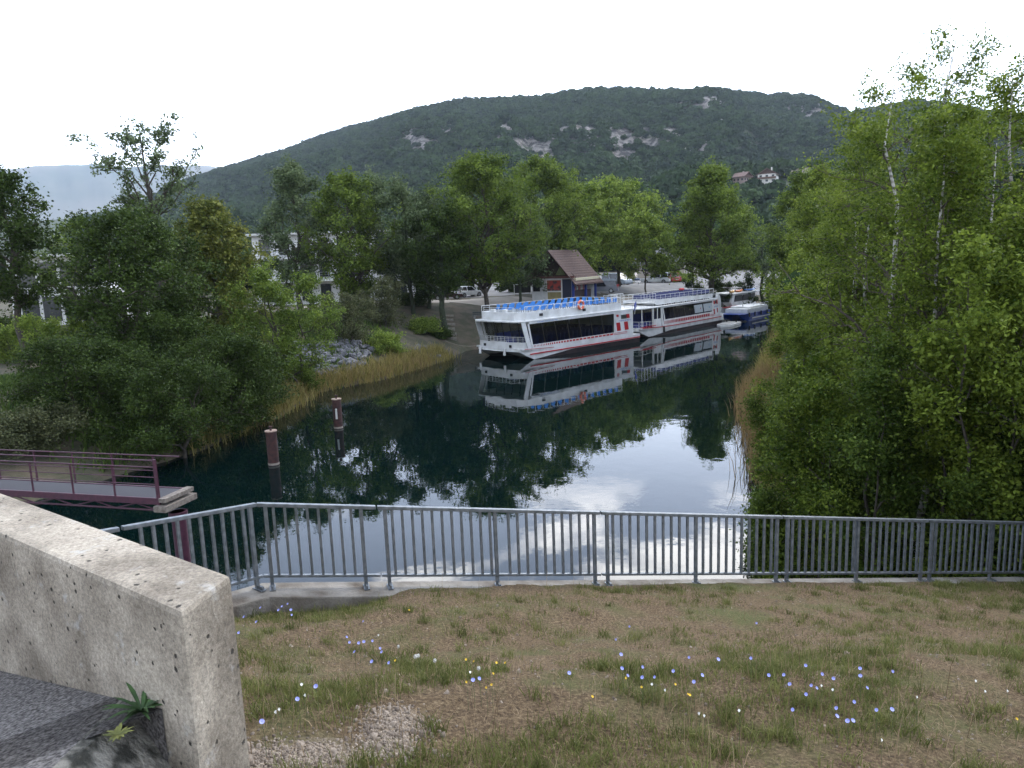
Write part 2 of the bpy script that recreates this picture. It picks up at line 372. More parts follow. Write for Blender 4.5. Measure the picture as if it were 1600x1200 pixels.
# ---- forest on the mountain: one mass of crowns
forest_leaf = leafmat('forest_leaves', (.009, .021, .0085), (.033, .056, .019), .12, .8)
t_ = forest_leaf.node_tree; oi_ = t_.nodes.new('ShaderNodeObjectInfo'); rmp_ = [n for n in t_.nodes if n.type == 'VALTORGB'][0]; at2 = [n for n in t_.nodes if n.type == 'ATTRIBUTE'][0]
ma_ = t_.nodes.new('ShaderNodeMath'); ma_.operation = 'MULTIPLY_ADD'; ma_.inputs[1].default_value = .75; t_.links.new(oi_.outputs['Random'], ma_.inputs[0]); 
mb_ = t_.nodes.new('ShaderNodeMath'); mb_.operation = 'ADD'; mb_.inputs[1].default_value = -.38; t_.links.new(at2.outputs['Fac'], mb_.inputs[0]); t_.links.new(mb_.outputs[0], ma_.inputs[2]); t_.links.new(ma_.outputs[0], rmp_.inputs[0])
def crownproto(seed, n=260, conif=False):
    g = np.random.default_rng(seed)
    k = 9; cen = g.normal(size=(k, 3)) * np.array([.42, .42, .3]); cen[:, 2] += .15; rad = g.uniform(.38, .6, k)
    which = g.integers(0, k, n); d = g.normal(size=(n, 3)); d /= np.linalg.norm(d, axis=1)[:, None]; d[:, 2] = np.abs(d[:, 2]) * .9 - .15
    p = cen[which] + d * rad[which][:, None]
    nr = d + g.normal(size=(n, 3)) * .45; nr /= np.linalg.norm(nr, axis=1)[:, None]
    tt_ = np.cross(nr, g.normal(size=(n, 3))); tt_ /= np.linalg.norm(tt_, axis=1)[:, None]; bb = np.cross(nr, tt_); s = g.uniform(.14, .26, n)[:, None]
    v = np.stack([p - tt_ * s, p + bb * s, p + tt_ * s, p - bb * s], 1).reshape(-1, 3)
    tone = np.clip(g.uniform(.2, .8) + g.normal(size=n) * .12 + (which % 3 - 1) * .10, 0, 1)
    return npmesh('crown_kind', v, np.arange(4 * n).reshape(-1, 4), forest_leaf, tone=tone, link=False)
def forest(name, pts, scales, protos, seed=0):
    """one object: crowns instanced on points by geometry nodes"""
    me = bpy.data.meshes.new(name); me.vertices.add(len(pts)); me.vertices.foreach_set('co', np.asarray(pts, np.float32).ravel()); me.update()
    a = me.attributes.new('size', 'FLOAT', 'POINT'); a.data.foreach_set('value', np.asarray(scales, np.float32))
    g = np.random.default_rng(seed)
    a = me.attributes.new('turn', 'FLOAT', 'POINT'); a.data.foreach_set('value', g.uniform(0, 6.28, len(pts)).astype(np.float32))
    a = me.attributes.new('which', 'INT', 'POINT'); a.data.foreach_set('value', g.integers(0, len(protos), len(pts)).astype(np.int32))
    o = bpy.data.objects.new(name, me); COL.objects.link(o)
    ng = bpy.data.node_groups.new(name + '_nodes', 'GeometryNodeTree')
    ng.interface.new_socket('Geometry', in_out='INPUT', socket_type='NodeSocketGeometry'); ng.interface.new_socket('Geometry', in_out='OUTPUT', socket_type='NodeSocketGeometry')
    n = ng.nodes; l = ng.links; gi = n.new('NodeGroupInput'); go = n.new('NodeGroupOutput')
    iop = n.new('GeometryNodeInstanceOnPoints'); iop.inputs['Pick Instance'].default_value = True
    g2i = n.new('GeometryNodeGeometryToInstance')
    for pobj in reversed(protos):
        oi = n.new('GeometryNodeObjectInfo'); oi.inputs[0].default_value = pobj; oi.transform_space = 'ORIGINAL'
        l.new(oi.outputs['Geometry'], g2i.inputs[0])
    def attr(nm, ty):
        x = n.new('GeometryNodeInputNamedAttribute'); x.data_type = ty; x.inputs[0].default_value = nm; return x.outputs[0]
    l.new(gi.outputs[0], iop.inputs['Points']); l.new(g2i.outputs[0], iop.inputs['Instance'])
    l.new(attr('which', 'INT'), iop.inputs['Instance Index'])
    cv = n.new('ShaderNodeCombineXYZ'); l.new(attr('turn', 'FLOAT'), cv.inputs[2]); 
    l.new(cv.outputs[0], iop.inputs['Rotation'])
    l.new(attr('size', 'FLOAT'), iop.inputs['Scale'])
    l.new(iop.outputs[0], go.inputs[0])
    md = o.modifiers.new('crowns', 'NODES'); md.node_group = ng
    return tag(o, kind='stuff')
protos = [crownproto(k) for k in range(7)]
g = np.random.default_rng(5)
n_ = 60000
az = g.uniform(-.52, .70, n_); r_ = np.sqrt(g.uniform(262 ** 2, 1950 ** 2, n_)); Rg = ridge_r(az)
zz_, t_ = mountz(az, r_); rm = rockmask(az, t_)
keep = (r_ < Rg + 25) & (g.uniform(size=n_) > rm * 1.05) 
hx = np.sin(az) * r_; hy = np.cos(az) * r_
# clearing round the hamlet
hc = (HAM[0], HAM[1] - 6)
keep &= ((hx - hc[0]) / 55) ** 2 + ((hy - hc[1]) / 42) ** 2 > g.uniform(.5, 1.1, n_)
az, r_, zz_, rm = az[keep], r_[keep], zz_[keep], rm[keep]
sc_ = g.uniform(4.2, 8.2, len(az)) * (1 - .45 * np.clip(rm, 0, 1)) * np.where(t_[keep] > .55, .88, 1)
forest('mountain_forest', np.stack([np.sin(az) * r_, np.cos(az) * r_, zz_ + sc_ * .55], -1), sc_, protos, 2)
# woodland filling the flat between the lot and the foot of the hill
n_ = 2600
X = g.uniform(-320, 330, n_); Y = g.uniform(150, 300, n_)
k = (np.hypot(X, Y) < 300) & ~((X > 6) & (X < 62) & (Y < 235)) & (Y > 170 - .12 * X)
X, Y = X[k], Y[k]; s_ = g.uniform(3.2, 5.6, len(X))
protos2 = [crownproto(k, 700) for k in range(20, 25)]
forest('wood_behind_lot', np.stack([X, Y, landz(X, Y) + s_ * g.uniform(.7, 1.3, len(X))], -1), s_, protos2, 3)

# trees standing deeper in the wooded right bank
X = g.uniform(11, 75, 420); Y = g.uniform(9, 110, 420); k = (polydist(X, Y, WATER) > 4.5) & (X > .30 * Y + 7.5); X, Y = X[k], Y[k]; s_ = g.uniform(2.0, 3.4, len(X))
forest('right_bank_wood', np.stack([X, Y, landz(X, Y) + s_ * g.uniform(.6, 2.0, len(X))], -1), s_, protos3 if False else protos2, 4)
# ---- haze
hz = MB().box(-14000, 14000, -1500, 14000, -4.5, 2600)
hm = bpy.data.materials.new('haze'); hm.use_nodes = True; t = hm.node_tree; t.nodes.remove(t.nodes['Principled BSDF'])
pv = t.nodes.new('ShaderNodeVolumePrincipled'); pv.inputs['Color'].default_value = (.70, .82, 1, 1); pv.inputs['Density'].default_value = .00009
pv.inputs['Anisotropy'].default_value = .2
t.links.new(pv.outputs[0], t.nodes['Material Output'].inputs['Volume'])
tag(hz.build('haze', hm), kind='stuff')
# ------------------------------------------------------------------ trees
bark = mat('bark', (.075, .062, .048), .95, base2=(.035, .03, .024), scale=6, bump=.03, bscale=18)
bark_ivy = mat('ivied_bark', (.030, .042, .018), .9, base2=(.018, .022, .012), scale=5, bump=.06, bscale=9)
# birch bark: white with dark lenticel bands
bm_ = bpy.data.materials.new('birch_bark'); bm_.use_nodes = True; t = bm_.node_tree; b = t.nodes['Principled BSDF']; b.inputs['Roughness'].default_value = .7
tcn = t.nodes.new('ShaderNodeTexCoord'); mpn = t.nodes.new('ShaderNodeMapping'); mpn.inputs['Scale'].default_value = (3, 3, 9); t.links.new(tcn.outputs['Object'], mpn.inputs[0])
nn = t.nodes.new('ShaderNodeTexNoise'); nn.inputs['Scale'].default_value = 1; nn.inputs['Detail'].default_value = 5; t.links.new(mpn.outputs[0], nn.inputs['Vector'])
t.links.new(ramp(nn.outputs[0], [(.36, (.05, .045, .04)), (.45, (.34, .31, .28)), (.6, (.62, .60, .56))], t.nodes, t.links), b.inputs['Base Color'])
MATS['birch_bark'] = bm_

def tubes_np(paths, nside=5):
    """many tapered tubes to arrays of vertices and quads; path = (points Nx3, radii N)"""
    V = []; Q = []; o = 0
    ang = np.arange(nside) * 2 * np.pi / nside
    for P, r in paths:
        P = np.asarray(P); n = len(P); d = np.gradient(P, axis=0); d /= np.linalg.norm(d, axis=1)[:, None] + 1e-9
        ref = np.array([0, 0, 1.]) if abs(d[0, 2]) < .85 else np.array([1., 0, 0])
        a = np.cross(d, ref); a /= np.linalg.norm(a, axis=1)[:, None] + 1e-9; b = np.cross(d, a)
        ring = P[:, None, :] + (a[:, None, :] * np.cos(ang)[None, :, None] + b[:, None, :] * np.sin(ang)[None, :, None]) * np.asarray(r)[:, None, None]
        V.append(ring.reshape(-1, 3)); i = np.arange(n - 1)[:, None] * nside; k = np.arange(nside)[None, :]; k2 = (k + 1) % nside
        Q.append((np.stack([i + k, i + k2, i + nside + k2, i + nside + k], -1) + o).reshape(-1, 4)); o += n * nside
    return np.concatenate(V), np.concatenate(Q)

def curve(p0, p1, bend, rng, n=6, wob=.04):
    p0 = np.asarray(p0, float); p1 = np.asarray(p1, float); t = np.linspace(0, 1, n)[:, None]; L_ = np.linalg.norm(p1 - p0)
    P = p0 + (p1 - p0) * t + np.array([0, 0, 1.]) * (bend * L_ * np.sin(np.pi * t) * -1)
    w_ = rng.normal(size=(n, 3)) * wob * L_; w_[0] = 0; w_[-1] = 0
    return P + w_

def tree(name, loc, label, cat='tree', group=None, H=12, R=4, base=.2, tr=.22, limbs=16, subs=6, clumps=5, leaves=16, leaf=.22, clump=.45,
         prof='oval', up=.55, droop=0., mats=(None, None), seed=1, lean=(0, 0), stems=1, sx=1., sy=1., rot=0., bend=.08, aspect=.6, fill=1., tonebias=0., spread=0.15, limbmat=None, gap=False):
    rng = np.random.default_rng(seed); woods = []; centres = []; stem_i = []
    def width(t):                      # crown radius at relative height t of the crown (0..1)
        return {'oval': np.sin(np.pi * np.clip(t * .84 + .12, 0, 1)) ** .75, 'cone': (1 - t) ** .8 * .95 + .08, 'dome': np.sqrt(np.clip(1 - (t * .98) ** 2.2, 0, 1)) * (.78 + .22 * min(1, t * 4)),
                'fan': .25 + .75 * t ** .8 * (1 if t < .8 else max(.25, (1 - t) * 4)), 'col': np.sin(np.pi * np.clip(t * .75 + .2, 0, 1)) ** .5}[prof]
    for s_ in range(stems):
        a0 = rng.uniform(0, 6.28); off = (0 if stems == 1 else rng.uniform(.1, 1) * R * spread * 2)
        b0 = np.array([math.cos(a0) * off, math.sin(a0) * off, -.4]); hh = H * (1 if s_ == 0 else rng.uniform(.7, .97))
        top = np.array([lean[0] * hh + b0[0] * 2.2, lean[1] * hh + b0[1] * 2.2, hh * .96])
        TP = curve(b0, top, 0, rng, 9, .012); rt = tr * (1 if s_ == 0 else .75)
        stem_i.append(len(woods)); woods.append((TP, rt * (1 - np.linspace(0, 1, 9) * .93) * np.concatenate([[1.25], np.ones(8)])))
        for i in range(max(3, limbs // stems)):
            t = (i + rng.uniform(.1, .9)) / max(3, limbs // stems); t = t ** .85; hz_ = base * hh + (hh * (1 - base)) * t * .97
            rad = R * width(t) * rng.uniform(.72, 1.12) * (1 if stems == 1 else .8)
            az_ = i * 2.39996 + rng.uniform(-.5, .5) + s_
            rise = rad * up * rng.uniform(.5, 1.2)
            st = max(base * hh * .6, hz_ - rise); f = (st + .4) / (top[2] + .4); p0 = np.array([np.interp(f, np.linspace(0, 1, 9), TP[:, k]) for k in range(3)])
            p1 = np.array([p0[0] + math.cos(az_) * rad, p0[1] + math.sin(az_) * rad, hz_ + rng.uniform(-.3, .3)])
            if droop: p1[2] -= droop * rad
            P = curve(p0, p1, bend * (-1 if up > .3 else 1), rng, 6, .05); r0 = rt * (1 - f) * .55 + .012
            woods.append((P, r0 * (1 - np.linspace(0, 1, 6) * .85)))
            for j in range(subs):
                u = rng.uniform(.22, 1.0); q0 = np.array([np.interp(u, np.linspace(0, 1, 6), P[:, k]) for k in range(3)])
                dd = (p1 - p0) / (np.linalg.norm(p1 - p0) + 1e-6) + rng.normal(size=3) * .75; dd[2] += .25 * up - droop * 1.2; dd /= np.linalg.norm(dd)
                q1 = q0 + dd * rad * rng.uniform(.22, .48); 
                if len(woods) < 260: woods.append((np.stack([q0, (q0 + q1) / 2 + rng.normal(size=3) * .05, q1]), np.array([r0 * .35, r0 * .22, .008])))
                for k in range(clumps):
                    uu = rng.uniform(.15, 1.1); centres.append(q0 + (q1 - q0) * uu + rng.normal(size=3) * clump * .5)
        for j in range(int(subs * 2)):     # the leader's own leaves
            centres.append(np.array([top[0], top[1], hh * rng.uniform(.84, 1.0)]) + rng.normal(size=3) * clump * .6)
    C = np.array(centres); cr = rng.uniform(.55, 1.25, len(C)) * clump
    if fill < 1: k = rng.uniform(size=len(C)) < fill; C = C[k]; cr = cr[k]
    if gap:                            # bare stretches where the white stem shows
        f_ = np.clip(C[:, 2] / H, 0, 1); tx_, ty_ = lean[0] * C[:, 2], lean[1] * C[:, 2]
        bare_ = (np.abs(C[:, 0] - tx_) < .42) & (C[:, 1] < .5) & (vnoise(C[:, 2] / 1.9, C[:, 2] * 0 + seed, 3) > .50)
        C, cr = C[~bare_], cr[~bare_]
    C[:, 2] = np.maximum(C[:, 2], .15 * base * H)
    m = leaves; P = np.repeat(C, m, 0) + rng.normal(size=(len(C) * m, 3)) * np.repeat(cr, m)[:, None] * np.array([.55, .55, .42])
    P[:, 2] = np.maximum(P[:, 2], .03)
    v, q = leafquads(P, leaf, rng, .25, aspect, droop)
    ctone = np.clip(.45 + tonebias + .22 * rng.normal(size=len(C)) + .25 * (fbm(C[:, 0] / 1.6 + 40, (C[:, 1] + C[:, 2]) / 1.6 + 40, 2, seed) - .5), 0, 1)
    tone = np.clip(np.repeat(ctone, m) + rng.normal(size=len(P)) * .14, 0, 1)
    wv_, wq_ = tubes_np(woods, 6)
    for arr in (v, wv_): arr[:, 0] *= sx; arr[:, 1] *= sy
    root = empty(name, loc, label, cat, group, rot)
    npmesh('crown', v, q, mats[0], tone=tone, parent=root)
    if limbmat:
        ks = [0]; a1, b1 = tubes_np([woods[i] for i in stem_i], 9); a2, b2_ = tubes_np([p for i, p in enumerate(woods) if i not in stem_i], 5)
        for arr in (a1, a2): arr[:, 0] *= sx; arr[:, 1] *= sy
        npmesh('trunk', a1, b1, mats[1] or bark, smooth=True, parent=root); npmesh('limbs', a2, b2_, limbmat, smooth=True, parent=root)
    else: npmesh('trunk', wv_, wq_, mats[1] or bark, smooth=True, parent=root)
    return root

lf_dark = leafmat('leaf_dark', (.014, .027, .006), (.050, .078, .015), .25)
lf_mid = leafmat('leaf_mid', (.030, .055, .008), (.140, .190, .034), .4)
lf_light = leafmat('leaf_light', (.060, .100, .016), (.210, .270, .050), .38)
lf_yel = leafmat('leaf_yellowgreen', (.055, .075, .016), (.175, .180, .040), .3)
lf_grey = leafmat('leaf_greygreen', (.042, .066, .026), (.150, .190, .092), .3)
lf_birch = leafmat('leaf_birch', (.036, .066, .008), (.175, .225, .034), .4, .5)
lf_olive = leafmat('leaf_olive', (.050, .060, .026), (.125, .130, .060), .25)

def px_tree(px, top, Y, wpx, **kw):
    """survey helper: foot position, height and spread of a tree standing at distance Y"""
    X, zt = atY(px, top, Y); zb = kw.pop('zb', None); zb = lz(X, Y) if zb is None else zb
    kw['H'] = zt - zb; kw['R'] = wpx / 2 / F_PX * math.hypot(X, Y) * kw.pop('rs', 1.0)
    return (X, Y, zb - .05), kw
def T(name, px, top, Y, wpx, label, m, **kw):
    loc, kw = px_tree(px, top, Y, wpx, **kw)
    return tree(name, loc, label, mats=(m, kw.pop('bk', None)), **kw)

# --- far bank, left to right
T('poplar', 222, 178, 62, 175, 'tall sparse poplar with open fan-shaped top against the pale sky', lf_grey, base=.42, prof='fan', limbs=22, subs=7, clumps=4, leaves=15, leaf=.27, clump=.42, up=1.25, tr=.38, seed=11, fill=.8, zb=3.2, lean=(-.02, 0), bend=.03)
T('broad_tree', -4, 262, 50, 108, 'dark tree cut by the left edge of the photo', lf_dark, base=.34, prof='oval', limbs=24, subs=7, clumps=5, leaves=20, leaf=.22, clump=.5, seed=12, tr=.3)
T('broad_tree', 112, 345, 68, 120, 'small feathery tree in front of the white roof slab at far left', lf_mid, base=.3, prof='oval', limbs=14, subs=6, clumps=4, leaves=16, leaf=.24, clump=.5, seed=13, tr=.2, fill=.7)
T('broad_tree', 192, 334, 47, 225, 'large dark broad tree below the fan-topped poplar', lf_dark, base=.28, prof='dome', limbs=34, subs=8, clumps=6, leaves=24, leaf=.20, clump=.55, seed=14, tr=.35, tonebias=.05)
T('chestnut_tree', 325, 314, 56, 140, 'round-topped yellowish green chestnut tree left of the white building', lf_yel, base=.1, prof='dome', limbs=32, subs=8, clumps=5, leaves=20, leaf=.26, clump=.5, seed=15, tr=.32, tonebias=-.1)
T('robinia_tree', 445, 408, 52, 185, 'feathery light green tree standing above the heap of stones', lf_light, base=.08, prof='dome', limbs=26, subs=8, clumps=5, leaves=22, leaf=.17, clump=.42, seed=16, tr=.16, stems=3, tonebias=-.22)
T('poplar', 452, 245, 82, 106, 'slim grey green poplar, leftmost of the two before the white building', lf_grey, base=.2, prof='oval', limbs=28, subs=7, clumps=5, leaves=16, leaf=.30, clump=.55, up=1.3, seed=17, tr=.28, tonebias=-.12)
T('poplar', 538, 270, 80, 130, 'bushy green poplar, rightmost of the two before the white building', lf_mid, base=.16, prof='oval', limbs=30, subs=7, clumps=5, leaves=17, leaf=.30, clump=.6, up=1.1, seed=18, tr=.28)
T('willow_tree', 640, 258, 84, 165, 'large grey green willow with several ivied trunks left of the bench', lf_grey, base=.22, prof='oval', limbs=36, subs=9, clumps=6, leaves=18, leaf=.30, clump=.65, up=1.0, seed=19, tr=.34, stems=3, bk=bark_ivy, spread=.22, tonebias=-.1)
T('ivied_tree', 684, 325, 78, 112, 'dark tree with a thick ivied trunk beside the bank steps', lf_dark, base=.36, prof='oval', limbs=22, subs=7, clumps=5, leaves=18, leaf=.27, clump=.55, up=.8, seed=20, tr=.42, bk=bark_ivy)
T('poplar', 752, 244, 83.5, 178, 'tall green tree with one straight dark trunk at the front boat', lf_mid, base=.30, prof='oval', limbs=44, subs=9, clumps=6, leaves=17, leaf=.28, clump=.6, up=.8, seed=21, tr=.34, tonebias=-.04)
T('willow_tree', 804, 296, 90, 104, 'small grey willow hanging over the blackboard beside the kiosk', lf_grey, base=.25, prof='oval', limbs=24, subs=7, clumps=5, leaves=18, leaf=.24, clump=.5, up=.5, droop=.25, seed=22, tr=.22, bk=bark_ivy, tonebias=-.25)
T('poplar', 850, 243, 99, 140, 'tall green tree rising right behind the kiosk gable', lf_mid, base=.22, prof='oval', limbs=44, subs=8, clumps=5, leaves=17, leaf=.30, clump=.58, up=.9, seed=23, tr=.34, bk=bark_ivy, tonebias=.08)
T('plane_tree', 905, 292, 108, 150, 'yellow green plane tree behind the brown kiosk roof', lf_light, base=.2, prof='dome', limbs=28, subs=8, clumps=5, leaves=16, leaf=.38, clump=.7, seed=24, tr=.3, tonebias=-.05)
T('plane_tree', 965, 278, 116, 140, 'tall yellow green plane tree above the parked silver van', lf_light, base=.25, prof='oval', limbs=28, subs=8, clumps=5, leaves=16, leaf=.40, clump=.7, up=.8, seed=25, tr=.3)
T('plane_tree', 1008, 335, 104, 98, 'small light green tree with a thin bare trunk beside the white car', lf_light, base=.42, prof='dome', limbs=22, subs=7, clumps=5, leaves=16, leaf=.34, clump=.6, seed=26, tr=.16, tonebias=-.03)
T('plane_tree', 1112, 260, 106, 150, 'large dense green tree with pointed crown behind the second boat', lf_mid, base=.14, prof='cone', limbs=36, subs=9, clumps=6, leaves=18, leaf=.36, clump=.75, up=.9, seed=27, tr=.36, tonebias=.15, rs=1.12, zb=4)
T('ivied_tree', 1190, 345, 112, 84, 'half bare tree with dark ivied forked trunk near the kayaks', lf_grey, base=.45, prof='fan', limbs=12, subs=6, clumps=3, leaves=15, leaf=.3, clump=.5, up=1.0, seed=28, tr=.5, bk=bark_ivy, stems=2, tonebias=-.1)
T('broad_tree', 1256, 266, 92, 102, 'green tree at the far end of the birch bank under the hill houses', lf_mid, base=.1, prof='dome', limbs=32, subs=8, clumps=6, leaves=18, leaf=.30, clump=.65, seed=29, tr=.3, tonebias=.05)
T('broad_tree', 1288, 262, 70, 125, 'light green tree with loose crown between far bank and birches', lf_birch, base=.06, prof='oval', limbs=34, subs=8, clumps=6, leaves=20, leaf=.22, clump=.5, seed=30, tr=.24, tonebias=.05)
# --- undergrowth of the left bank
B = dict(base=.02, prof='dome', up=.5, tr=.07, bk=None)
def bush(px, top, Y, wpx, label, m, **kw):
    k = dict(base=.03, prof='dome', up=.6, tr=.06, limbs=22, subs=6, clumps=4, leaves=18, leaf=.16, clump=.34, stems=4, cat='bush', spread=.2)
    k.update(kw); return T('bush', px, top, Y, wpx, label, m, **k)
bush(585, 432, 73, 78, 'olive bush under the poplars behind the stone heap', lf_olive, seed=41, tonebias=-.1)
bush(520, 455, 64, 95, 'greyish olive shrub between robinia and stone heap', lf_olive, seed=42, tonebias=-.15)
bush(610, 522, 65.5, 72, 'yellow green bush growing out of the stones at the point', lf_light, seed=43, H=2)
bush(655, 502, 76, 62, 'low light green bush at the foot of the ivied trunks', lf_light, seed=44, tonebias=-.1)
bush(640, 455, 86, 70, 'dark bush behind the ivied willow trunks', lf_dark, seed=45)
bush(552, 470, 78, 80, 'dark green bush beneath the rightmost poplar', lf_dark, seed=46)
bush(690, 520, 77.5, 40, 'little dark bush right of the ivied trunk at the water', lf_dark, seed=47)
bush(330, 500, 41.0, 180, 'dark bushy alder leaning over the dock water', lf_dark, limbs=40, subs=8, clumps=6, leaves=24, leaf=.13, clump=.36, seed=48, tr=.12, zb=.3, tonebias=.05)
bush(235, 560, 35.5, 190, 'dark alder bush with branches dipping behind the purple footbridge', lf_dark, limbs=40, subs=8, clumps=6, leaves=24, leaf=.12, clump=.34, seed=49, tr=.12, zb=.3, rs=1.1)
bush(120, 520, 38, 200, 'broad dark thicket above the purple footbridge', lf_dark, limbs=40, subs=8, clumps=6, leaves=22, leaf=.13, clump=.4, seed=50, tr=.12, tonebias=-.05)
bush(20, 640, 33, 150, 'brownish green shrub at the left edge above the footbridge rail', lf_olive, limbs=26, subs=7, clumps=5, leaves=22, leaf=.12, clump=.34, seed=51, tonebias=-.3)
bush(95, 488, 47, 130, 'sunlit yellow green hedge bush in front of the left building', lf_light, seed=52, tonebias=-.1)
bush(20, 500, 52, 90, 'yellow green bush by the small lawn at left edge', lf_light, seed=53)
bush(250, 470, 44, 150, 'dark green shrub mass under the broad tree', lf_dark, limbs=34, subs=7, clumps=6, leaves=22, leaf=.15, clump=.4, seed=54)
bush(390, 545, 46.5, 110, 'mid green bush at the reedy shore below the robinia', lf_mid, limbs=28, seed=55, leaf=.13, tonebias=-.25)
bush(470, 590, 52.5, 60, 'small low bush between reeds and stones', lf_mid, seed=56, leaf=.12, tonebias=-.2)
bush(30, 492, 60, 90, 'dark bush line before the glazed left building', lf_dark, seed=57)
bush(165, 450, 60, 90, 'dark bush right of the glazed left building', lf_dark, seed=58)
bush(1060, 425, 128, 60, 'yellow green hedge bush behind the red car', lf_light, seed=59, leaf=.25)
bush(980, 428, 127, 26, 'small yellow bush beside the boat trailer', lf_yel, seed=60, leaf=.2)
bush(1150, 425, 112, 80, 'dark undergrowth behind the kayaks', lf_dark, seed=61, leaf=.25)
bush(1095, 435, 109, 66, 'dark undergrowth left of the pointed tree trunk', lf_dark, seed=62, leaf=.25)
bush(730, 418, 118, 90, 'dark hedge behind the small white car', lf_dark, seed=63, leaf=.3)
bush(800, 425, 112, 60, 'dark hedge behind the blackboard', lf_dark, seed=64, leaf=.3)
bush(1215, 430, 104, 50, 'green bush at the end of the boats', lf_mid, seed=65, leaf=.25)

# --- birches and thicket of the right bank
bark_br = mat('birch_twigs', (.12, .095, .075), .85, base2=(.05, .04, .032), scale=9)
BK = dict(bk=MATS['birch_bark'], prof='oval', up=.9, cat='birch')
def birch(px, top, Y, wpx, label, **kw):
    k = dict(BK, limbmat=bark_br, gap=True, base=.22, limbs=40, subs=7, clumps=5, leaves=19, leaf=.088, clump=.27, tr=.15, droop=.12, tonebias=0, bend=.04, group='birches on the right bank')
    k.update(kw); return T('birch_tree', px, top, Y, wpx, label, lf_birch, **k)
birch(1415, 95, 19.5, 255, 'birch whose crown rises left of all the other birches', seed=71, lean=(-.02, 0), rs=.92)
birch(1478, 150, 17.0, 230, 'birch with the whitest straight trunk low down behind the railing', seed=72, tr=.10, limbs=40)
birch(1495, 28, 21.5, 240, 'tallest birch, with a thin wispy top above the hill', seed=73, limbs=42, fill=.85, tr=.14)
birch(1585, 85, 19, 240, 'birch cut by the right edge of the photo', seed=74)
birch(1545, 190, 16.5, 220, 'birch with a slanting forked white trunk near the right edge', seed=75, lean=(.02, 0), tr=.11)
birch(1640, 300, 14.8, 230, 'birch mostly outside the right edge with low leaves', seed=76, tr=.1)
birch(1362, 170, 24.5, 165, 'slender birch left of and behind the leftmost tall crown', seed=78, tr=.1)
birch(1335, 250, 27, 150, 'shorter birch behind the leftmost crown', seed=77, leaf=.11, clump=.32)
def thick(px, top, Y, wpx, label, m, **kw):
    k = dict(base=.02, prof='dome', up=.7, tr=.06, limbs=38, subs=8, clumps=5, leaves=24, leaf=.085, clump=.26, stems=4, cat='shrub', spread=.25)
    k.update(kw); return T('alder_shrub', px, top, Y, wpx, label, m, **k)
thick(1300, 560, 17.8, 210, 'alder shrub whose leaves hang over the water at the railing', lf_birch, seed=81, tonebias=-.15, zb=1.0)
thick(1290, 430, 24, 165, 'dense shrub in the middle of the right bank thicket', lf_birch, seed=82, tonebias=-.05)
thick(1288, 400, 33, 136, 'tall leafy shrub beyond the reddish reeds', lf_birch, seed=83, leaf=.12, clump=.34)
thick(1280, 330, 46, 116, 'bright green tree-high shrub along the far right bank', lf_birch, seed=84, leaf=.15, clump=.4, tonebias=.05)
thick(1254, 450, 40, 56, 'grey feathery bush at the shore below the bright shrub', lf_grey, seed=85, leaf=.12)
thick(1385, 530, 15.8, 150, 'dark shrub between the first birch trunks behind the railing', lf_mid, seed=86, tonebias=-.25)
thick(1568, 370, 14.6, 150, 'light green maple shrub in front of the right birches', lf_birch, seed=87, tonebias=.1, leaf=.10)
thick(1590, 640, 13.8, 200, 'shaded shrub behind the right end of the railing', lf_mid, seed=88, tonebias=-.2)
thick(1222, 770, 18.6, 60, 'small overhanging shrub at the foot of the dam wall', lf_mid, seed=89, zb=.3, tonebias=-.1)
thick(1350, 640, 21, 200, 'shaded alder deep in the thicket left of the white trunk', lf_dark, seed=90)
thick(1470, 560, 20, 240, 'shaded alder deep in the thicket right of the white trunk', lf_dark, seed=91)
thick(1235, 590, 27.5, 90, 'low leafy shrub at the water beside the reddish reeds', lf_mid, seed=92, zb=.5, tonebias=-.05)
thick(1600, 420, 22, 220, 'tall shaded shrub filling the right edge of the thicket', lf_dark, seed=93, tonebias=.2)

# --- reeds along the shores: nobody could count them
def reeds(name, pts, m, h=(.6, 1.3), wd=.03, seed=0, jit=.6, lean=.25, per=26):
    g = np.random.default_rng(seed); P = np.array(pts)
    c = np.repeat(P, per, 0) + g.normal(size=(len(P) * per, 2)) * jit; z0 = np.maximum(landz(c[:, 0], c[:, 1]), -.15)
    n = len(c); hh = g.uniform(h[0], h[1], n); a = g.uniform(0, 6.28, n); ln = g.normal(size=(n, 2)) * lean * hh[:, None]
    b = np.stack([np.cos(a) * wd, np.sin(a) * wd, np.zeros(n)], 1); base_ = np.stack([c[:, 0], c[:, 1], z0], 1)
    mid = base_ + np.stack([ln[:, 0] * .35, ln[:, 1] * .35, hh * .6], 1); top = base_ + np.stack([ln[:, 0], ln[:, 1], hh], 1)
    v = np.stack([base_ - b, base_ + b, mid + b * .8, mid - b * .8, mid - b * .8, mid + b * .8, top + b * .12, top - b * .12], 1).reshape(-1, 3)
    q = np.arange(8 * n).reshape(-1, 4); tone = np.repeat(np.clip(g.normal(.5, .25, n), 0, 1), 2)
    return tag(npmesh(name, v, q, m, tone=tone), kind='stuff')
def along(poly, step):
    o = []
    for (x0, y0), (x1, y1) in zip(poly[:-1], poly[1:]):
        k = max(1, int(math.hypot(x1 - x0, y1 - y0) / step))
        o += [(x0 + (x1 - x0) * i / k, y0 + (y1 - y0) * i / k) for i in range(k)]
    return o
reed_m = leafmat('reed_green', (.08, .085, .022), (.27, .22, .08), .3)
reed_r = leafmat('reed_rust', (.13, .085, .04), (.26, .19, .09), .3)
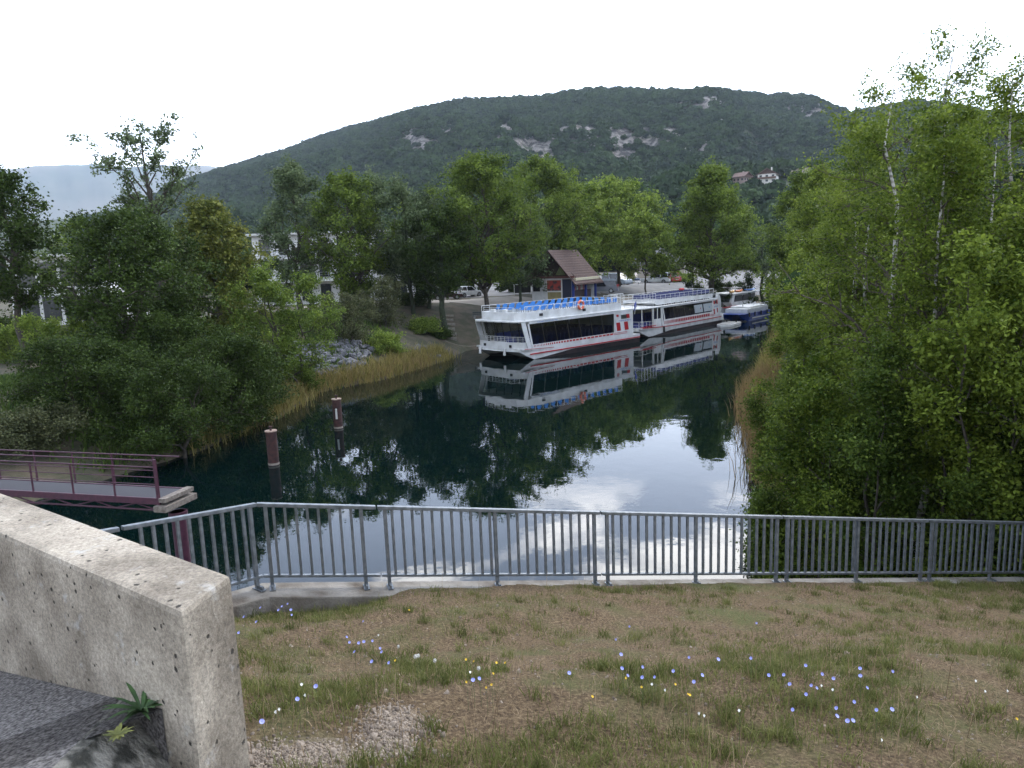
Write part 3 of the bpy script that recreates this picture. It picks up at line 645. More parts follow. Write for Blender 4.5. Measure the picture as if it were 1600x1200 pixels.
reeds('shore_grass', [(x - .7, y) for x, y in along([(-15.9, 37), (-15.4, 42.2), (-14.6, 44.4), (-14.2, 54), (-10.3, 59.1), (-6.5, 68.5), (-5.5, 71)], .22)], reed_m, (.5, 1.15), .03, 1, .55, .3, 34)
reeds('shore_reeds', [(x - .3, y) for x, y in along([(-15.0, 42.2), (-14.4, 54), (-10.3, 59.1), (-7.0, 67)], .5)], reed_r, (.5, 1.2), .02, 2, .4, .3, 22)
reeds('right_shore_grass', [(x + .5, y) for x, y in along([(7.6, 19.8), (8.9, 24.8), (9.8, 27.7), (11.8, 33.3), (14.4, 43.8), (22, 62.6), (30, 82)], .3)], reed_m, (.5, 1.3), .022, 3, .45, .3, 34)
reeds('right_shore_reeds', [(x + .5, y) for x, y in along([(9.6, 27.7), (11.2, 33.3), (14, 43.8), (16, 48)], .2)], reed_r, (.8, 1.7), .016, 4, .45, .22, 40)
reeds('bank_weeds', [(x, y) for x, y in zip(np.random.default_rng(8).uniform(-30, -12, 900), np.random.default_rng(9).uniform(33, 76, 900)) if polydist(np.array([x]), np.array([y]), WATER)[0] > .8], leafmat('weed_green', (.03, .06, .015), (.10, .14, .035), .3), (.2, .6), .05, 5, .5, .4, 40)
reeds('thicket_floor', [(x, y) for x, y in zip(np.random.default_rng(10).uniform(6, 34, 1300), np.random.default_rng(11).uniform(12, 84, 1300)) if polydist(np.array([x]), np.array([y]), WATER)[0] > .8], MATS['weed_green'], (.2, .6), .04, 6, .5, .4, 40)
# ------------------------------------------------------------------ near ground: the grassy dam slope
def hit(x, y, f=None, t0=.5, t1=260):
    """where the sight line of a photo point meets the land"""
    d = ray(x, y); h = math.hypot(d[0], d[1]); d = (d[0] / h, d[1] / h, d[2] / h); f = f or lz
    t = t0; st = .05 if f is sz else .5
    while t < t1:
        if CAMZ + d[2] * t < f(d[0] * t, d[1] * t): break
        t += st
    return d[0] * t, d[1] * t
bare = [hit(612, 1130, sz), hit(600, 1170, sz), hit(480, 1190, sz), hit(400, 1195, sz)]
xs = np.arange(-6.5, 18, .05); ys = np.arange(.2, 16, .05); X, Y = np.meshgrid(xs, ys); Zs = slopez(X, Y)
idx = np.arange(X.size).reshape(X.shape)
kp = (Y < fenceY(X) - .12) & (((X + 1.07) * .9756 - (Y - 2.57) * .2195 > -.12) | (.585 * X + .81 * Y > 1.45))
kk = kp[:-1, :-1]
q = np.stack([idx[:-1, :-1], idx[:-1, 1:], idx[1:, 1:], idx[1:, :-1]], -1)[kk].reshape(-1, 4)
u_, inv = np.unique(q, return_inverse=True); Vv = np.stack([X, Y, Zs], -1).reshape(-1, 3)[u_]
def barem(x, y):
    m = np.zeros(np.shape(x))
    for (bx, by), s in zip(bare, (.13, .11, .17, .12)): m = np.maximum(m, np.exp(-(((x - bx) / s) ** 2 + ((y - by) / (s * 1.0)) ** 2)))
    return np.clip(m * (.55 + .9 * (fbm(x * 6, y * 6, 3, 5))), 0, 1)
fc = q.reshape(-1, 4)[:, 0]; tone = barem(X.ravel()[fc], Y.ravel()[fc])
sm = bpy.data.materials.new('slope_soil'); sm.use_nodes = True; t = sm.node_tree; b = t.nodes['Principled BSDF']; b.inputs['Roughness'].default_value = .97; b.inputs['Specular IOR Level'].default_value = .2
tcn = t.nodes.new('ShaderNodeTexCoord')
def noi(s, d, rgh=.6):
    n = t.nodes.new('ShaderNodeTexNoise'); n.inputs['Scale'].default_value = s; n.inputs['Detail'].default_value = d; n.inputs['Roughness'].default_value = rgh; t.links.new(tcn.outputs['Object'], n.inputs['Vector']); return n.outputs[0]
soilc = ramp(noi(38, 8, .75), [(.36, (.033, .021, .012)), (.48, (.105, .070, .040)), (.60, (.195, .142, .080)), (.72, (.33, .25, .16))], t.nodes, t.links)
greenc = ramp(noi(55, 6, .75), [(.35, (.03, .045, .012)), (.65, (.13, .14, .045))], t.nodes, t.links)
m1 = t.nodes.new('ShaderNodeMixRGB'); t.links.new(ramp(noi(1.1, 6, .6), [(.50, 0), (.66, .75)], t.nodes, t.links), m1.inputs[0]); t.links.new(soilc, m1.inputs[1]); t.links.new(greenc, m1.inputs[2])
at_ = t.nodes.new('ShaderNodeAttribute'); at_.attribute_name = 'tone'
palec = ramp(noi(60, 5, .7), [(.36, (.12, .09, .065)), (.5, (.26, .205, .15)), (.66, (.42, .36, .28))], t.nodes, t.links)
m2 = t.nodes.new('ShaderNodeMixRGB'); t.links.new(ramp(at_.outputs['Fac'], [(.15, 0), (.55, 1)], t.nodes, t.links), m2.inputs[0]); t.links.new(m1.outputs[0], m2.inputs[1]); t.links.new(palec, m2.inputs[2])
t.links.new(m2.outputs[0], b.inputs['Base Color'])
bp = t.nodes.new('ShaderNodeBump'); bp.inputs['Distance'].default_value = .03; bp.inputs['Strength'].default_value = .9; t.links.new(noi(30, 8, .75), bp.inputs['Height']); t.links.new(bp.outputs[0], b.inputs['Normal'])
tag(npmesh('dam_slope', Vv, inv.reshape(-1, 4), sm, tone=tone, smooth=True), kind='structure')

conc = bpy.data.materials.new('weathered_concrete'); conc.use_nodes = True; t = conc.node_tree; b = t.nodes['Principled BSDF']; b.inputs['Roughness'].default_value = .93; b.inputs['Specular IOR Level'].default_value = .25
tcn = t.nodes.new('ShaderNodeTexCoord')
base_ = ramp(noi(1.6, 6, .6), [(.38, (.165, .14, .11)), (.5, (.29, .255, .205)), (.60, (.40, .355, .29))], t.nodes, t.links)
spk = ramp(noi(62, 5, .8), [(.36, (.40, .37, .35)), (.5, (.95, .93, .9)), (.64, (1.5, 1.45, 1.4))], t.nodes, t.links)
mul = t.nodes.new('ShaderNodeMixRGB'); mul.blend_type = 'MULTIPLY'; mul.inputs[0].default_value = .62; t.links.new(base_, mul.inputs[1]); t.links.new(spk, mul.inputs[2])
vor = t.nodes.new('ShaderNodeTexVoronoi'); vor.inputs['Scale'].default_value = 16; vor.inputs['Randomness'].default_value = 1; t.links.new(tcn.outputs['Object'], vor.inputs['Vector'])
pit = t.nodes.new('ShaderNodeMath'); pit.operation = 'ADD'; t.links.new(vor.outputs['Distance'], pit.inputs[0]); 
pm = t.nodes.new('ShaderNodeMath'); pm.operation = 'MULTIPLY'; pm.inputs[1].default_value = .55; t.links.new(noi(22, 4, .8), pm.inputs[0]); t.links.new(pm.outputs[0], pit.inputs[1])
pitr = ramp(pit.outputs[0], [(.36, 1), (.415, 0)], t.nodes, t.links)
m3 = t.nodes.new('ShaderNodeMixRGB'); t.links.new(pitr, m3.inputs[0]); t.links.new(mul.outputs[0], m3.inputs[1]); m3.inputs[2].default_value = (.055, .048, .04, 1)
lich = ramp(noi(7, 5, .7), [(.60, 0), (.68, .4)], t.nodes, t.links)
m4 = t.nodes.new('ShaderNodeMixRGB'); t.links.new(lich, m4.inputs[0]); t.links.new(m3.outputs[0], m4.inputs[1]); m4.inputs[2].default_value = (.50, .50, .48, 1)
t.links.new(m4.outputs[0], b.inputs['Base Color'])
hs = t.nodes.new('ShaderNodeMath'); hs.operation = 'SUBTRACT'; t.links.new(noi(60, 5, .7), hs.inputs[0]); t.links.new(pitr, hs.inputs[1])
bp = t.nodes.new('ShaderNodeBump'); bp.inputs['Distance'].default_value = .006; t.links.new(hs.outputs[0], bp.inputs['Height']); t.links.new(bp.outputs[0], b.inputs['Normal'])
MATS['conc'] = conc
conc_d = mat('stained_concrete', (.235, .215, .185), .95, base2=(.085, .066, .048), scale=2.2, bump=.012, bscale=35, detail=9, lo=.36, hi=.6)
conc_m = mat('mossy_dark_concrete', (.24, .225, .19), .95, base2=(.035, .034, .026), scale=14, bump=.02, bscale=60, detail=10, lo=.38, hi=.6)

# kerb under the railing and the dam wall below it
def ribbon(path, a, b, z0, z1):
    """solid strip beside a 3-D path; a, b = sideways offsets, z0, z1 relative to it"""
    rings = []
    for i, p in enumerate(path):
        p = Vector(p); d = (Vector(path[min(i + 1, len(path) - 1)]) - Vector(path[max(i - 1, 0)])); n = Vector((-d.y, d.x, 0)).normalized()
        rings.append([p + n * a + Vector((0, 0, z0)), p + n * b + Vector((0, 0, z0)), p + n * b + Vector((0, 0, z1)), p + n * a + Vector((0, 0, z1))])
    return rings
P0 = at(190, 822, 6.52); P0 = (P0[0], P0[1], 5.47)
Pc = (-3.05, fenceY(-3.05), fenceZ(-3.05))
far_left = (P0[0] * 2 - Pc[0], P0[1] * 2 - Pc[1], P0[2] * 2 - Pc[2])
path = [far_left, P0] + [(P0[0] + (Pc[0] - P0[0]) * k, P0[1] + (Pc[1] - P0[1]) * k, P0[2] + (Pc[2] - P0[2]) * k) for k in (.5, .85)] + [Pc] + [(x, fenceY(x), fenceZ(x)) for x in np.arange(-2.6, 19, .6)]
mb = MB(); mb.loft(ribbon(path, -.30, .16, -.55, -.005))
tag(mb.build('concrete_kerb', conc_d, bevel=.02), kind='structure')
mb = MB(); mb.loft(ribbon(path, -.2, .12, -9, -.56)); tag(mb.build('dam_wall', conc_d), 'stained concrete retaining wall dropping from the railing kerb into the water', 'wall')

# railing: one run of galvanised panels > rails, posts, balusters
galv = mat('galvanised_steel', (.22, .235, .25), .45, .6, base2=(.13, .145, .155), scale=14, bump=.0008, bscale=90, spec=.5)
def panel(a, b, posts, label, h=1.05):
    rail = empty('railing_panel', tuple(a), label, 'railing', 'grey railing panels above the water'); R0 = Vector(a)
    A = Vector(a) - R0; Bv = Vector(b) - R0; d = Bv - A; Lh = math.hypot(d.x, d.y); yaw = math.atan2(d.y, d.x); slope = d.z / Lh
    def pt(s): return A + d * (s / Lh)
    def bar(mb, s0, s1, z, w, hh):
        p, q_ = pt(s0), pt(s1); n = Vector((-d.y, d.x, 0)).normalized() * w / 2
        vs = []
        for e in (p, q_):
            for sg in (-1, 1):
                for zz in (z, z + hh): vs.append(e + n * sg + Vector((0, 0, zz)))
        mb.add(vs, [(0, 1, 3, 2), (4, 6, 7, 5), (0, 4, 5, 1), (2, 3, 7, 6), (0, 2, 6, 4), (1, 5, 7, 3)])
    m1_ = MB(); bar(m1_, .003, Lh - .003, h - .045, .06, .045); par = m1_.build('top_rail', galv, rail, bevel=.006)
    m2_ = MB(); bar(m2_, .003, Lh - .003, .125, .045, .032); m2_.build('bottom_rail', galv, rail, bevel=.004)
    def vbar(s, wd, z0, z1):
        m = MB(); M = Matrix.Translation(pt(s)) @ Matrix.Rotation(yaw, 4, 'Z'); m.box(-wd / 2, wd / 2, -wd / 2, wd / 2, z0, z1, 0, M); return m, M
    for s in posts:
        m, M = vbar(s, .042, 0, h - .046); m.box(-.035, .035, -.13, .05, .0, .012, 0, M); m.box(-.012, .012, -.12, -.02, .012, .05, 0, M)
        m.build('post', galv, rail)
    n = int(round((Lh - .1) / .128)); 
    for i in range(1, n):
        s = .05 + (Lh - .1) * i / n
        if min(abs(s - q__) for q__ in posts) < .06: continue
        m, M = vbar(s, .031, .158, h - .046); m.build('baluster', galv, rail)
def fp(x): return (x, fenceY(x), fenceZ(x))
d_ = (Vector(P0) - Vector(Pc)); L0 = math.hypot(d_.x, d_.y)
panel(P0, (Pc[0] - .004, Pc[1] - .002, Pc[2]), [L0 - .09], 'grey railing panel angled toward the camera between parapet and corner')
panel(tuple(Vector(P0) + (Vector(P0) - Vector(Pc)) * 1.0), (P0[0] - .02, P0[1] - .02, P0[2]), [.08], 'grey railing panel almost wholly hidden behind the concrete parapet')
RL = ['short grey railing panel just right of the corner beside the parapet', 'grey railing panel left of the photo centre, right of the short panel', 'grey railing panel between photo centre and the leafy right bank', 'grey railing panel where the water gives way to the birch thicket', 'grey railing panel at the right edge before the birches']
J = [-3.045, -1.72, 1.14, 3.96, 6.62, 9.3]
for j, (a, b_) in enumerate(zip(J[:-1], J[1:])):
    k = math.hypot(1, .312); Lh = (b_ - a) * k
    panel(fp(a), fp(b_ - .015), [.09, Lh - .2] if j == 0 else [.09, Lh / 2, Lh - .1], RL[j])

# parapet of the road and the pavement inside it
nv = Vector((.585, .81, 0)).normalized(); tv = Vector((-.81, .585, 0)).normalized()
A_in, A_out = Vector((-1.12, 2.29, 0)), Vector((-1.06, 2.575, 0))
mb = MB(); poly = [A_in, A_out, A_out + tv * 7, A_in + tv * 7 - nv * .0]
mb.prism([(p.x, p.y) for p in poly], 5.9, 7.9, 'z')
par = mb.build('concrete_parapet', conc, bevel=.022); tag(par, 'thick pitted concrete parapet with a pale top ending in a corner pillar', 'parapet')
pav = MB(); e0 = at(205, 1108, 7.33); e1 = at(140, 1200, 7.33)
ev = Vector((e1[0] - e0[0], e1[1] - e0[1], 0))
inner = [Vector((A_in.x, A_in.y, 0)) - nv * .003 + tv * s for s in (.0, 7)]

def pz(x, y): return 7.35 - .215 * ((x + 1.78) * tv.x + (y - 2.75) * tv.y)      # the pavement falls away along the parapet
E0 = Vector((e0[0], e0[1], 0)); evn = ev.normalized(); I0 = Vector((A_in.x, A_in.y, 0)) - nv * .003
pq = [I0 + tv * .20, E0, E0 + evn * 3.2, Vector((-7.5, -1.5, 0)), I0 + tv * 7]
vs = [Vector((p.x, p.y, pz(p.x, p.y))) for p in pq] + [Vector((p.x, p.y, pz(p.x, p.y) - .5)) for p in pq]
pav.add(vs, [(0, 1, 2, 3, 4), (9, 8, 7, 6, 5)] + [(i, 5 + i, 5 + (i + 1) % 5, (i + 1) % 5) for i in range(5)])
tag(pav.build('pavement', mat('rough_asphalt', (.25, .23, .215), .95, base2=(.035, .03, .027), scale=70, bump=.012, bscale=60, detail=7, lo=.36, hi=.70)), kind='structure')
blk = MB(); wv_ = Vector((-evn.y, evn.x, 0))
if wv_.x < 0: wv_ = -wv_
rings = []; Ai = Vector((A_in.x, A_in.y, 0)) - nv * .004
for k in range(9):
    s_ = -.14 + k * .28; p = E0 + evn * s_ + wv_ * .003; z = pz(p.x, p.y); r_ = []
    q_ = Ai + Vector((.05, -.02, 0)) + evn * max(0, s_ + .14) * .9; jt = .012 * math.sin(k * 2.3)
    for f, dz in ((0, .5), (0, -.004), (.10 + jt * .5, -.002), (.15 + jt * .5, .02), (.5, .13), (.8, .22), (1, .28), (1, .9)):
        c_ = p + (q_ - p) * f; r_.append((c_.x, c_.y, z - dz))
    rings.append(r_)
blk.loft(rings, smooth=False); tag(blk.build('kerb_block', conc_m), 'dark mossy concrete edge block between pavement and parapet pillar', 'kerb block')
def pav_at(x, y):
    z = 7.4
    for _ in range(6): p = at(x, y, z); z = pz(*p)
    return p[0], p[1], z
# rosette weed in the corner, moss tuft
def rosette(name, loc, n, ln, label, cat, m, seed, wid=.02, upr=.7):
    g = random.Random(seed); mb = MB()
    for i in range(n):
        a = i * 2.4 + g.uniform(-.3, .3); l_ = ln * g.uniform(.6, 1.1); u_ = upr * g.uniform(.4, 1.2); w_ = wid * g.uniform(.7, 1.2); dx, dy = math.cos(a), math.sin(a); pts = []
        for k in range(5):
            s = k / 4; r = l_ * s; hh = l_ * u_ * (s - .55 * s * s); ww = w_ * [.3, .8, 1, .7, .05][k]
            pts += [(dx * r - dy * ww, dy * r + dx * ww, hh), (dx * r, dy * r, hh - ww * .3), (dx * r + dy * ww, dy * r - dx * ww, hh)]
        fs = [(k * 3 + j, k * 3 + j + 1, k * 3 + 4 + j, k * 3 + 3 + j) for k in range(4) for j in (0, 1)]
        mb.add(pts, fs, 0, True)
    o = mb.build(name, m, recalc=False); o.location = loc; return tag(o, label, cat)
weedg = mat('weed_leaf', (.045, .10, .02), .7, base2=(.02, .05, .012), scale=20)
wl = pav_at(222, 1112); rosette('weed', (wl[0], wl[1], wl[2]), 34, .12, 'green rosette weed rooted in the corner of pavement and parapet', 'weed', weedg, 3, .008, 1.0)
wl = pav_at(185, 1148); rosette('weed', (wl[0], wl[1], wl[2]), 26, .05, 'yellowish moss tuft on the edge of the pavement', 'moss', mat('moss_yellow', (.20, .20, .05), .9, base2=(.09, .10, .03), scale=30), 4, .006, .5)

# ---- grass, straw and gravel of the slope
def inslope(x, y): return (y < fenceY(x) - .34) & (((x + 1.07) * .9756 - (y - 2.57) * .2195 > .02) | (.585 * x + .81 * y > 1.52))
def blades(name, n, dens, m, h, wd, flat, seed, tuft=1, tr=.03):
    g = np.random.default_rng(seed); x = g.uniform(-4.2, 10.5, n * 6); y = 1.9 + g.uniform(0, 1, n * 6) ** 1.25 * 10.2
    k = inslope(x, y) & (g.uniform(size=len(x)) < dens(x, y)); x, y = x[k][:n], y[k][:n]
    x = np.repeat(x, tuft) + g.normal(size=len(x) * tuft) * tr; y = np.repeat(y, tuft) + g.normal(size=len(y) * tuft) * tr
    z = slopez(x, y) - .004; N_ = len(x); hh = g.uniform(*h, N_) * np.repeat(g.uniform(.6, 1.3, N_ // tuft), tuft); a = g.uniform(0, 6.28, N_); la = g.uniform(0, 6.28, N_); ln = hh * g.uniform(*flat, N_); up = hh * np.sqrt(np.clip(1 - g.uniform(*flat, N_) ** 2, .03, 1))
    b = np.stack([np.cos(a) * wd, np.sin(a) * wd, np.zeros(N_)], 1) * g.uniform(.6, 1.3, N_)[:, None]; p0 = np.stack([x, y, z], 1); lv = np.stack([np.cos(la) * ln, np.sin(la) * ln, np.zeros(N_)], 1); uv = np.stack([np.zeros(N_), np.zeros(N_), up], 1)
    mid = p0 + lv * .35 + uv * .62; top = p0 + lv + uv * .95
    v = np.stack([p0 - b, p0 + b, mid + b * .8, mid - b * .8, mid - b * .8, mid + b * .8, top + b * .1, top - b * .1], 1).reshape(-1, 3)
    tone = np.repeat(np.clip(np.repeat(g.normal(.5, .22, N_ // tuft), tuft) + g.normal(0, .12, N_), 0, 1), 2)
    return tag(npmesh(name, v, np.arange(8 * N_).reshape(-1, 4), m, tone=tone), kind='stuff')
def dgreen(x, y):
    dd = fenceY(x) - y
    n = fbm(x * 1.5, y * 1.5, 4, 55); n2 = fbm(x * 5, y * 5, 2, 56)
    band = .75 * np.exp(-((dd - 5.1) / .8) ** 2) + .28 * ss((dd - 5) / 1.2) + .35 * ss((x - 4.5) / 3) + .5 * np.exp(-((dd - .5) / .25) ** 2) * (n2 > .5) + .9 * np.exp(-((dd - .8) / .5) ** 2) * ss((-1.3 - x) / .5) + .30 * ss((.8 - x) / 1.6) * ss((dd - 2.5) / 1.5)
    return np.clip((band + .2) * ss((n - .36) / .2) * (.35 + ss((n2 - .4) / .2)), 0, 1) * (1 - .95 * np.clip(barem(x, y) * 1.6, 0, 1))
gr_m = leafmat('grass_blade', (.055, .070, .018), (.165, .17, .058), .35)
st_m = leafmat('straw', (.10, .068, .04), (.32, .235, .145), .2)
blades('grass', 14000, dgreen, gr_m, (.03, .09), .0024, (.1, .8), 61, 9, .04)
blades('grass_tufts', 1500, lambda x, y: np.clip(dgreen(x, y) * 1.2 + .05, 0, 1), gr_m, (.05, .13), .0028, (.2, .85), 62, 34, .035)
blades('straw', 60000, lambda x, y: .20 + 1.1 * (fbm(x * 2.2, y * 2.2, 4, 77) - .35) - .7 * barem(x, y), st_m, (.03, .10), .0016, (.7, .995), 63, 1)
blades('dry_stalks', 5200, lambda x, y: .25 * ss((fenceY(x) - y - 3.5) / 2) + .03, st_m, (.12, .36), .0016, (.05, .45), 64, 1)
g = np.random.default_rng(12)        # gravel and pebbles
bc = np.array(bare)[g.integers(0, len(bare), 1900)] + g.normal(size=(1900, 2)) * .11; rnd = np.stack([g.uniform(-3, 9, 3500), g.uniform(2.2, 10.5, 3500)], 1)
pc = np.concatenate([bc, rnd]); pc = pc[inslope(pc[:, 0], pc[:, 1])]; s_ = g.uniform(.003, .009, len(pc)) * np.where(g.uniform(size=len(pc)) < .05, 2., 1)
cz = slopez(pc[:, 0], pc[:, 1]); cen = np.stack([pc[:, 0], pc[:, 1], cz + s_ * .3], 1)
cube = np.array([[-1, -1, -.6], [1, -1, -.6], [1, 1, -.6], [-1, 1, -.6], [-.6, -.6, .7], [.6, -.6, .7], [.6, .6, .7], [-.6, .6, .7]])
v = cen[:, None, :] + (cube[None] + g.normal(size=(len(cen), 8, 3)) * .28) * s_[:, None, None]
fq = np.array([[0, 1, 5, 4], [1, 2, 6, 5], [2, 3, 7, 6], [3, 0, 4, 7], [4, 5, 6, 7]]); q = (fq[None] + (np.arange(len(cen)) * 8)[:, None, None]).reshape(-1, 4)
pebm = leafmat('pebble', (.09, .07, .055), (.23, .19, .15), 0)
tag(npmesh('gravel', v.reshape(-1, 3), q, pebm, tone=np.repeat(np.clip(g.normal(.5, .25, len(cen)), 0, 1), 5)), kind='stuff')

# ---- flowers
stem_m = mat('flower_stem', (.09, .12, .04), .8, base2=(.05, .08, .025), scale=30)
def flower_kind(kind):
    rt = empty(kind, (0, 0, 0), 'x', 'flower')
    g = random.Random(hash(kind) % 97 if False else len(kind)); m = MB(); m.tube([(0, 0, -.03), (.006, .004, .12), (-.004, .008, .25)], [.0022, .0018, .0013], 4)
    for k in range(5): zz = .05 + .035 * k; a = k * 2.1; m.tube([(0.004, .003, zz), (math.cos(a) * .03, math.sin(a) * .03, zz + .03)], [.0012, .0006], 3)
    m.build('stem', stem_m, rt)
    h = MB(); c = Vector((-.004, .008, .25))
    if kind == 'dandelion_clock':
        rr_ = np.random.default_rng(3)
        for k in range(70):
            d = Vector(rr_.normal(size=3)).normalized(); t_ = d.orthogonal().normalized(); b2 = d.cross(t_); p = c + d * .020
            h.add([p - t_ * .004, p + b2 * .004, p + t_ * .004, p - b2 * .004], [(0, 1, 2, 3)])
        h.ball(c, .012, 0)
        h.build('seed_head', mat('seed_fluff', (.62, .61, .57), .9, var=.1), rt)
    else:
        np_, l_, w_ = {'chicory': (15, .021, .0042), 'yellow_flower': (14, .014, .003), 'white_campion': (5, .013, .006)}[kind]
        tilt = Matrix.Rotation(.6, 3, 'X')
        for k in range(np_):
            a = 2 * math.pi * k / np_; d = Vector((math.cos(a), math.sin(a), .35)); s = Vector((-math.sin(a), math.cos(a), 0)) * w_
            P = [d * .002 - s * .4, d * l_ * .7 - s, d * l_, d * l_ * .7 + s, d * .002 + s * .4]
            h.add([c + tilt @ p for p in P], [(0, 1, 2, 3, 4)])
        if kind == 'white_campion': h.ball(c - Vector((0, 0, .006)), .007, 0, sc=(1, 1, 1.4))
        cm = {'chicory': mat('chicory_petal', (.38, .40, .76), .7, base2=(.26, .28, .66), scale=40), 'yellow_flower': mat('yellow_petal', (.75, .48, .03), .7, var=.15, scale=40), 'white_campion': mat('white_petal', (.78, .77, .72), .7, var=.08, scale=40)}[kind]
        h.build('bloom', cm, rt, recalc=False)
    return rt
def Z6(u, v): return 350 + u / 2.4615, 760 + v / 2.4615
def Z7(u, v): return 950 + u / 2.4615, 760 + v / 2.4615
blue = [Z7(*p) for p in [(84,538),(32,588),(54,649),(571,527),(312,658),(426,678),(549,670),(58,706),(136,704),(133,745),(80,735),(331,765),(365,732),(618,741),(674,742),(696,772),(759,692),(760,806),(822,740),(865,748),(967,708),(967,742),(995,779),(944,839),(1028,867),(880,893),(917,911),(941,912),(1090,872),(708,868),(1092,725),(874,862),(802,786),(779,768),(252,718),(180,735)]] + \
       [Z6(*p) for p in [(540,520),(480,583),(490,600),(525,603),(507,635),(608,622),(612,640),(641,680),(575,672),(965,746),(990,741),(1333,718),(1535,705),(163,910),(297,832),(365,777),(250,455),(228,465),(265,480),(130,522),(83,510),(65,570),(215,480),(145,468),(268,500),(545,600),(578,598)]]
white = [Z6(*p) for p in [(312,770),(320,805),(225,858),(210,880),(600,570),(955,715)]] + [Z7(*p) for p in [(371,885),(350,880),(503,870),(1447,798),(1532,800),(1050,985),(1185,820),(170,760),(220,790),(820,770),(860,800),(1410,770)]]
clock = [Z6(*p) for p in [(675,618),(753,648),(745,655),(985,705),(820,672)]]
yellow = [Z6(*p) for p in [(718,477),(665,670),(938,672),(965,672),(1043,719),(1035,768),(1015,780),(940,755),(1085,683),(1055,672),(1423,820)]] + [Z7(*p) for p in [(132,767),(318,803),(72,748),(1567,915),(310,812),(262,760)]]
fr = random.Random(4)
def zone(x, y):
    if x < 470 and y < 1000: return 'beside the dark kerb corner'
    if y < 1000: return 'on the bare brown soil'
    return 'in the grass of the slope'
for kind, pts, desc, grp in (('chicory', blue, 'pale blue chicory flower', 'chicory flowers'), ('white_campion', white, 'small white campion flower', 'white flowers'), ('dandelion_clock', clock, 'white fluffy dandelion seed head', 'seed heads'), ('yellow_flower', yellow, 'small yellow flower', 'yellow flowers')):
    first = flower_kind(kind)
    for i, (x, y) in enumerate(pts):
        o = first if i == 0 else copytree(first)
        hx, hy = hit(x, y + 30, sz); L_ = .17
        for _ in range(3):
            D = math.hypot(hx, hy); hx, hy = hit(x, y + L_ * 1155 / D * .92, sz)
        s = L_ / .25 * fr.uniform(.97, 1.05)
        if kind == 'chicory': s *= 1.0
        o.location = (hx, hy, sz(hx, hy)); q9 = fr.uniform(.6, .95); o.scale = (s * q9, s * q9, s); o.rotation_euler = (0, 0, fr.uniform(-.9, .9))
        zn = zone(x, y); o['label'] = desc + ' ' + zn; o['category'] = 'flower'; o['group'] = grp + ' ' + zn

# ---- purple footbridge
pur = mat('purple_paint', (.070, .020, .036), .5, base2=(.045, .014, .026), scale=9, bump=.001)
deckm = mat('deck_grating', (.075, .075, .08), .95, spec=.1, base2=(.07, .07, .08), scale=24, bump=.004, bscale=60)
zd = 3.0
e_near = Vector((*at(250, 779, zd), 0)); e_far = Vector((*at(271, 762, zd), 0)); l_near = Vector((*at(0, 765, zd), 0))
fb_d = (l_near - e_near).normalized(); fb_n = Vector((-fb_d.y, fb_d.x, 0)); 
if fb_n.y < 0: fb_n = -fb_n
fb = empty('footbridge', (e_near.x, e_near.y, zd), 'short purple steel footbridge with grey deck ending over the water', 'footbridge', rz=math.atan2(fb_d.y, fb_d.x))
Wd = .88; Lb = 9.5; sg = 1 if (Matrix.Rotation(-fb.rotation_euler.z, 3, 'Z') @ fb_n).y > 0 else -1
def Yb(a, b): return (min(a * sg, b * sg), max(a * sg, b * sg))
m = MB(); m.box(0, Lb, *Yb(.0, Wd), -.05, 0); m.build('deck', deckm, fb)
m = MB(); m.box(-.02, Lb, *Yb(-.06, -.003), -.16, .02); m.box(-.02, Lb, *Yb(Wd + .003, Wd + .06), -.16, .02); m.build('side_beam', pur, fb)
m = MB()
for k in range(7): m.tube([(k * 1.4 + .1, .0, -.34), (k * 1.4 + .8, 0, -.17), (k * 1.4 + 1.5, 0, -.34)], .022, 5)
m.tube([(.1, 0, -.34), (Lb, 0, -.34)], .03, 6); m.build('truss', pur, fb)
for yy, hh in ((-.03, 1.1), (Wd + .03, .95)):
    y_ = yy * sg
    m = MB()
    for zz in ((1.07, .88, .79, .60, .40) if yy < 0 else (.93,)): m.tube([(0, y_, zz), (Lb, y_, zz)], .022 if zz > .8 else .013, 6)
    m.build('handrail', pur, fb)
    for k in range(8):
        m = MB(); w_ = .035 if k == 0 and yy < 0 else .018; m.box(k * 1.42 + (.02 if yy < 0 else .9) - w_, k * 1.42 + (.02 if yy < 0 else .9) + w_, y_ - w_, y_ + w_, -.12, hh if (k == 0 or yy > 0) else .86)
        m.build('post', pur, fb)
beam = MB(); beam.box(-.26, -.03, *Yb(-.10, Wd + .16), -.09, .03); bo = beam.build('end_beam', mat('old_timber', (.22, .19, .16), .9, base2=(.11, .09, .075), scale=12, bump=.006), fb, bevel=.012)
beam = MB(); beam.box(-.30, .1, *Yb(-.18, Wd + .22), -.34, -.17); beam.build('bearing_beam', MATS['old_timber'], fb, bevel=.015)
m = MB(); m.tube([(-.15, Wd * .5 * sg, -.5), (-.15, Wd * .5 * sg, -4.5)], .19, 14); m.tube([(-.15, Wd * .5 * sg, -.62), (-.15, Wd * .5 * sg, -.5)], .25, 14); m.build('pile', pur, fb)

